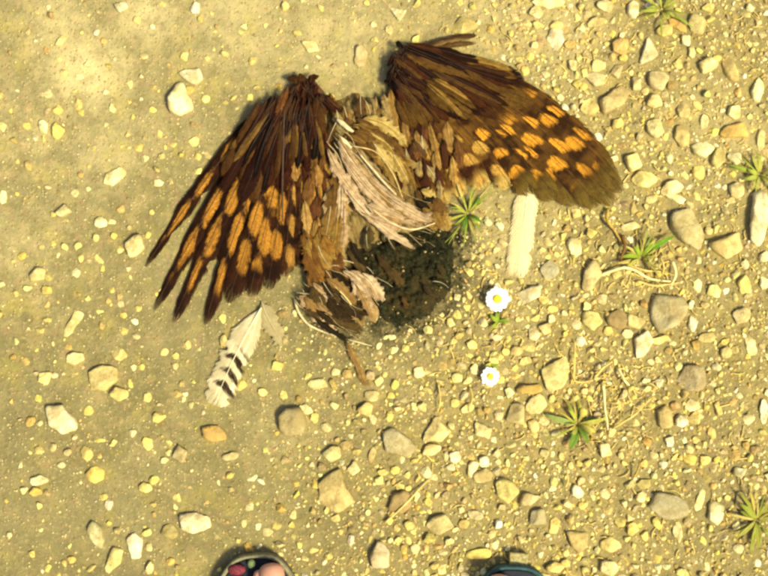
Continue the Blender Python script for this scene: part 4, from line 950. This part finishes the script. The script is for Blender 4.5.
stalk([(602, 385), (603, 405), (607, 430)], .0019, 'upright pale stalk right of the leafy rosette', mat=M_pstraw)
stalk([(571, 370), (575, 382), (592, 381)], .0013, 'bent yellow stalk above the leafy rosette')
stalk([(572, 352), (573, 368), (571, 384)], .0011, 'thin yellow stalk rising beside the large cream stone')
stalk([(594, 376), (602, 368), (612, 362)], .0017, 'short yellow stalk up right of the leafy rosette')
stalk([(612, 428), (632, 415), (652, 396)], .0012, 'long slanting stalk right of the leafy rosette')
stalk([(618, 368), (622, 380), (628, 385)], .0020, 'forked pale stalk piece right above the rosette', mat=M_pstraw)
stalk([(574, 340), (574, 365), (573, 384)], .0009, 'very thin upright stalk above the rosette')
stalk([(632, 478), (636, 468), (638, 460)], .0014, 'short orange stalk in lower right gravel', mat=M_root)
stalk([(565, 486), (567, 478), (565, 468)], .0012, 'short yellow stalk below the leafy rosette')
stalk([(438, 384), (440, 400), (437, 412)], .0011, 'thin yellow stalk left of the lower daisy')
stalk([(470, 388), (471, 400), (468, 412)], .0012, 'yellow stalk just below left of the lower daisy')

def build_litter():
    r = random.Random(31); V, F = [], []
    n = 0
    while n < 620:
        x, y = r.uniform(380, 790), r.uniform(-20, 600)
        if n < 130: x, y = r.gauss(598, 26), r.gauss(398, 28)
        elif n < 200: x, y = r.gauss(640, 24), r.gauss(268, 13)
        elif n < 240: x, y = r.gauss(482, 16), r.gauss(350, 30)
        if inside(BIRD, x, y) or r.random() > (x - 330) / 300: continue
        a = r.random() * 6.28; l = r.uniform(4, 15) * MM; p = P(x, y); pts = []
        cv = r.uniform(-.8, .8)
        for i in range(5):
            t = i / 4 - .5; q = Vector((p.x + l * t * math.cos(a + cv * t), p.y + l * t * math.sin(a + cv * t), 0)); q.z = gh(q.x, q.y) + .0012 + .0012 * r.random(); pts.append(q)
        tv, tf = tube(pts, r.uniform(.0003, .0008), 4); b = len(V); V += tv; F += [tuple(k + b for k in f) for f in tf]; n += 1
    o = mesh_obj('dry_litter', V, F, M_straw); tag(o, 'fine dry straw litter between the stones on the right', 'straw', kind='stuff')
build_litter()

# ------------------------------------------------------------------ the person: two feet in sandals at the bottom edge
M_skin = plain('skin', (.50, .25, .165), .5, .08, 150, .35, .0003, .15)
M_sole = plain('sandal_sole', (.20, .18, .10), .8, .3, 200); M_bed = plain('sandal_footbed', (.010, .012, .022), .7, .4)
M_strap = plain('sandal_strap', (.03, .085, .10), .6, .3); M_rim2 = plain('sandal_rim_teal', (.02, .06, .065), .6, .4); M_red = plain('red_bead', (.15, .018, .030), .7, .5, 400); M_gbead = plain('green_bead', (.12, .16, .06), .7, .5, 400)
M_tab = plain('toe_tab', (.30, .25, .10), .7, .5, 250); M_nail = plain('toenail', (.70, .46, .36), .3, .05)
pc = P(385, 700); pc.z = 0
person = empty('person', pc); tag(person, 'person standing at the bottom edge, only dark sandals and toes in view', 'person')
def foot(side, tip_px, turn):
    """side -1 left, +1 right; local x across, y towards the toes, tip of the sandal at y = 0"""
    tip = P(*tip_px); R = Matrix.Rotation(math.radians(turn), 4, 'Z'); off = Vector((tip.x, tip.y, gh(tip.x, tip.y) - .001)) - pc
    def T(v): return (R @ Vector(v)) + off
    def outline(n, grow=0.0):
        out = []
        for i in range(n):
            a = 2 * math.pi * i / n; c, s = math.cos(a), math.sin(a)
            y = -.130 + .130 * (abs(s) ** .8) * (1 if s > 0 else -1); k = (y + .26) / .26
            hw = np.interp(k, [0, .12, .3, .5, .72, .88, 1], [.030, .034, .034, .038, .051, .056, .051])
            x = hw * (abs(c) ** .6) * (1 if c > 0 else -1) - side * .006 * max(0, k - .6)
            r = Vector((x, y + .130, 0)); L = r.length or 1
            out.append((x * (1 + grow / hw), y + (grow * s)))
        return out
    n = 56
    def shell(name, mat, layers, parent, top=True):
        V, F = [], []
        for g, z in layers: V += [T((x, y, z)) for x, y in outline(n, g)]
        for j in range(len(layers) - 1):
            for i in range(n): F.append((j * n + i, j * n + (i + 1) % n, (j + 1) * n + (i + 1) % n, (j + 1) * n + i))
        if top: F.append(tuple(range((len(layers) - 1) * n, len(layers) * n)))
        F.append(tuple(range(n))[::-1])
        return mesh_obj(name, V, F, mat, parent)
    sandal = shell('sandal', M_sole if side < 0 else M_rim2, [(-.004, 0), (0, .002), (.0, .020), (-.0012, .0225), (-.0035, .0225), (-.0045, .018)], person)
    sandal['label'] = 'olive rimmed sandal on the left foot' if side < 0 else 'dark teal sandal with pale toe tab on the right foot'
    shell('footbed', M_bed, [(-.0052, .0165), (-.0052, .0186), (-.007, .0192)], sandal)
    # straps: bands arching over the forefoot
    def band(y0, y1, hgt, w0, mat, name, lift=.018):
        V, F = [], []; m = 18
        for j, (yy, up) in enumerate(((y0, 0), ((y0 + y1) / 2, .002), (y1, 0))):
            for i in range(m + 1):
                a = math.pi * i / m; V.append(T((w0 * math.cos(a), yy - .012 * abs(math.cos(a)), lift + (hgt + up) * math.sin(a) ** .7)))
        for j in range(2):
            for i in range(m): F.append((j * (m + 1) + i, j * (m + 1) + i + 1, (j + 1) * (m + 1) + i + 1, (j + 1) * (m + 1) + i))
        o = mesh_obj(name, V, F, mat, sandal); s = o.modifiers.new('thickness', 'SOLIDIFY'); s.thickness = .003
    band(-.085, -.055, .040, .043, M_strap, 'strap'); band(-.170, -.145, .062, .036, M_strap, 'strap')
    # foot: skinned skeleton, ankle as root
    big = -side
    J = {'ankle': ((0, -.185, .085), .034), 'heel': ((0, -.232, .050), .030), 'shin': ((0, -.195, .15), .036), 'shin2': ((0, -.20, .32), .046), 'arch': ((.002 * big, -.135, .062), .032), 'ball': ((0, -.085, .045), .028)}
    E = [('ankle', 'heel'), ('ankle', 'shin'), ('shin', 'shin2'), ('ankle', 'arch'), ('arch', 'ball')]
    toes = [(.021, -.024, .016, .0165, .0160), (.008, -.038, .0, .0092, .0085), (-.006, -.044, -.004, .0086, .0078), (-.018, -.052, -.008, .0082, .0074), (-.029, -.064, -.010, .0078, .0070)]
    ends = [.0085, -.0065, -.0225, -.0335, -.047]
    for q, (x, y, _, r0, r1) in enumerate(toes):
        J[f'k{q}'] = ((x * big, y - .022, .037), max(r0, .011)); J[f'm{q}'] = ((x * big * 1.05, y - .002, .034), r0); J[f't{q}'] = ((x * big * 1.02, ends[q] - r1, .030), r1)
        E += [('ball', f'k{q}'), (f'k{q}', f'm{q}'), (f'm{q}', f't{q}')]
    names = list(J); me = bpy.data.meshes.new('foot'); me.from_pydata([T(J[k][0]) for k in names], [(names.index(a), names.index(b)) for a, b in E], [])
    o = bpy.data.objects.new('foot', me); link(o, person)
    md = o.modifiers.new('skin', 'SKIN'); md.use_smooth_shade = True
    if not me.skin_vertices: me.skin_vertices.new()
    for i, k in enumerate(names):
        sv = me.skin_vertices[0].data[i]; sv.radius = (J[k][1], J[k][1] * (.85 if k in ('ball',) else 1)); sv.use_root = (k == 'ankle')
    sb = o.modifiers.new('sub', 'SUBSURF'); sb.levels = 2; sb.render_levels = 2
    me.materials.append(M_skin)
    # nail of the big toe
    V, F = [], []
    for i in range(6):
        for j in range(6):
            u, v = -1 + 2 * j / 5, i / 5; V.append(T(((.0215 + u * .0075) * big, -.0235 + .0110 * v - .002 * u * u * v, .0455 - .0035 * u * u - .003 * v)))
    for i in range(5):
        for j in range(5): F.append((i * 6 + j, i * 6 + j + 1, i * 6 + j + 7, i * 6 + j + 6))
    nl = mesh_obj('toenail', V, F, M_nail, o); s = nl.modifiers.new('thickness', 'SOLIDIFY'); s.thickness = .0008
    # beads of the toe strap
    def blob(name, c, r, mat):
        bm = bmesh.new(); bmesh.ops.create_icosphere(bm, subdivisions=2, radius=1)
        V = [T((c[0] + v.co.x * r[0], c[1] + v.co.y * r[1], c[2] + v.co.z * r[2])) for v in bm.verts]; F = [tuple(v.index for v in f.verts) for f in bm.faces]; bm.free()
        mesh_obj(name, V, F, mat, sandal)
    if side < 0:
        blob('bead', (-.019, -.016, .024), (.0105, .0065, .0032), M_red); blob('bead', (-.002, -.010, .024), (.0048, .0055, .003), M_gbead)
    else:
        V = []
        for z in (.002, .012):
            V += [T((x, y, z)) for x, y in ((-.010, -.004), (.011, -.004), (.0115, .013), (-.0105, .0135))]
        F = [(0, 1, 2, 3)[::-1], (4, 5, 6, 7), (0, 1, 5, 4), (1, 2, 6, 5), (2, 3, 7, 6), (3, 0, 4, 7)]
        tb = mesh_obj('toe_tab', V, F, M_tab, sandal, smooth=False); bv = tb.modifiers.new('bevel', 'BEVEL'); bv.width = .002; bv.segments = 2
foot(-1, (255, 552), 3)
foot(1, (517, 563), -4)
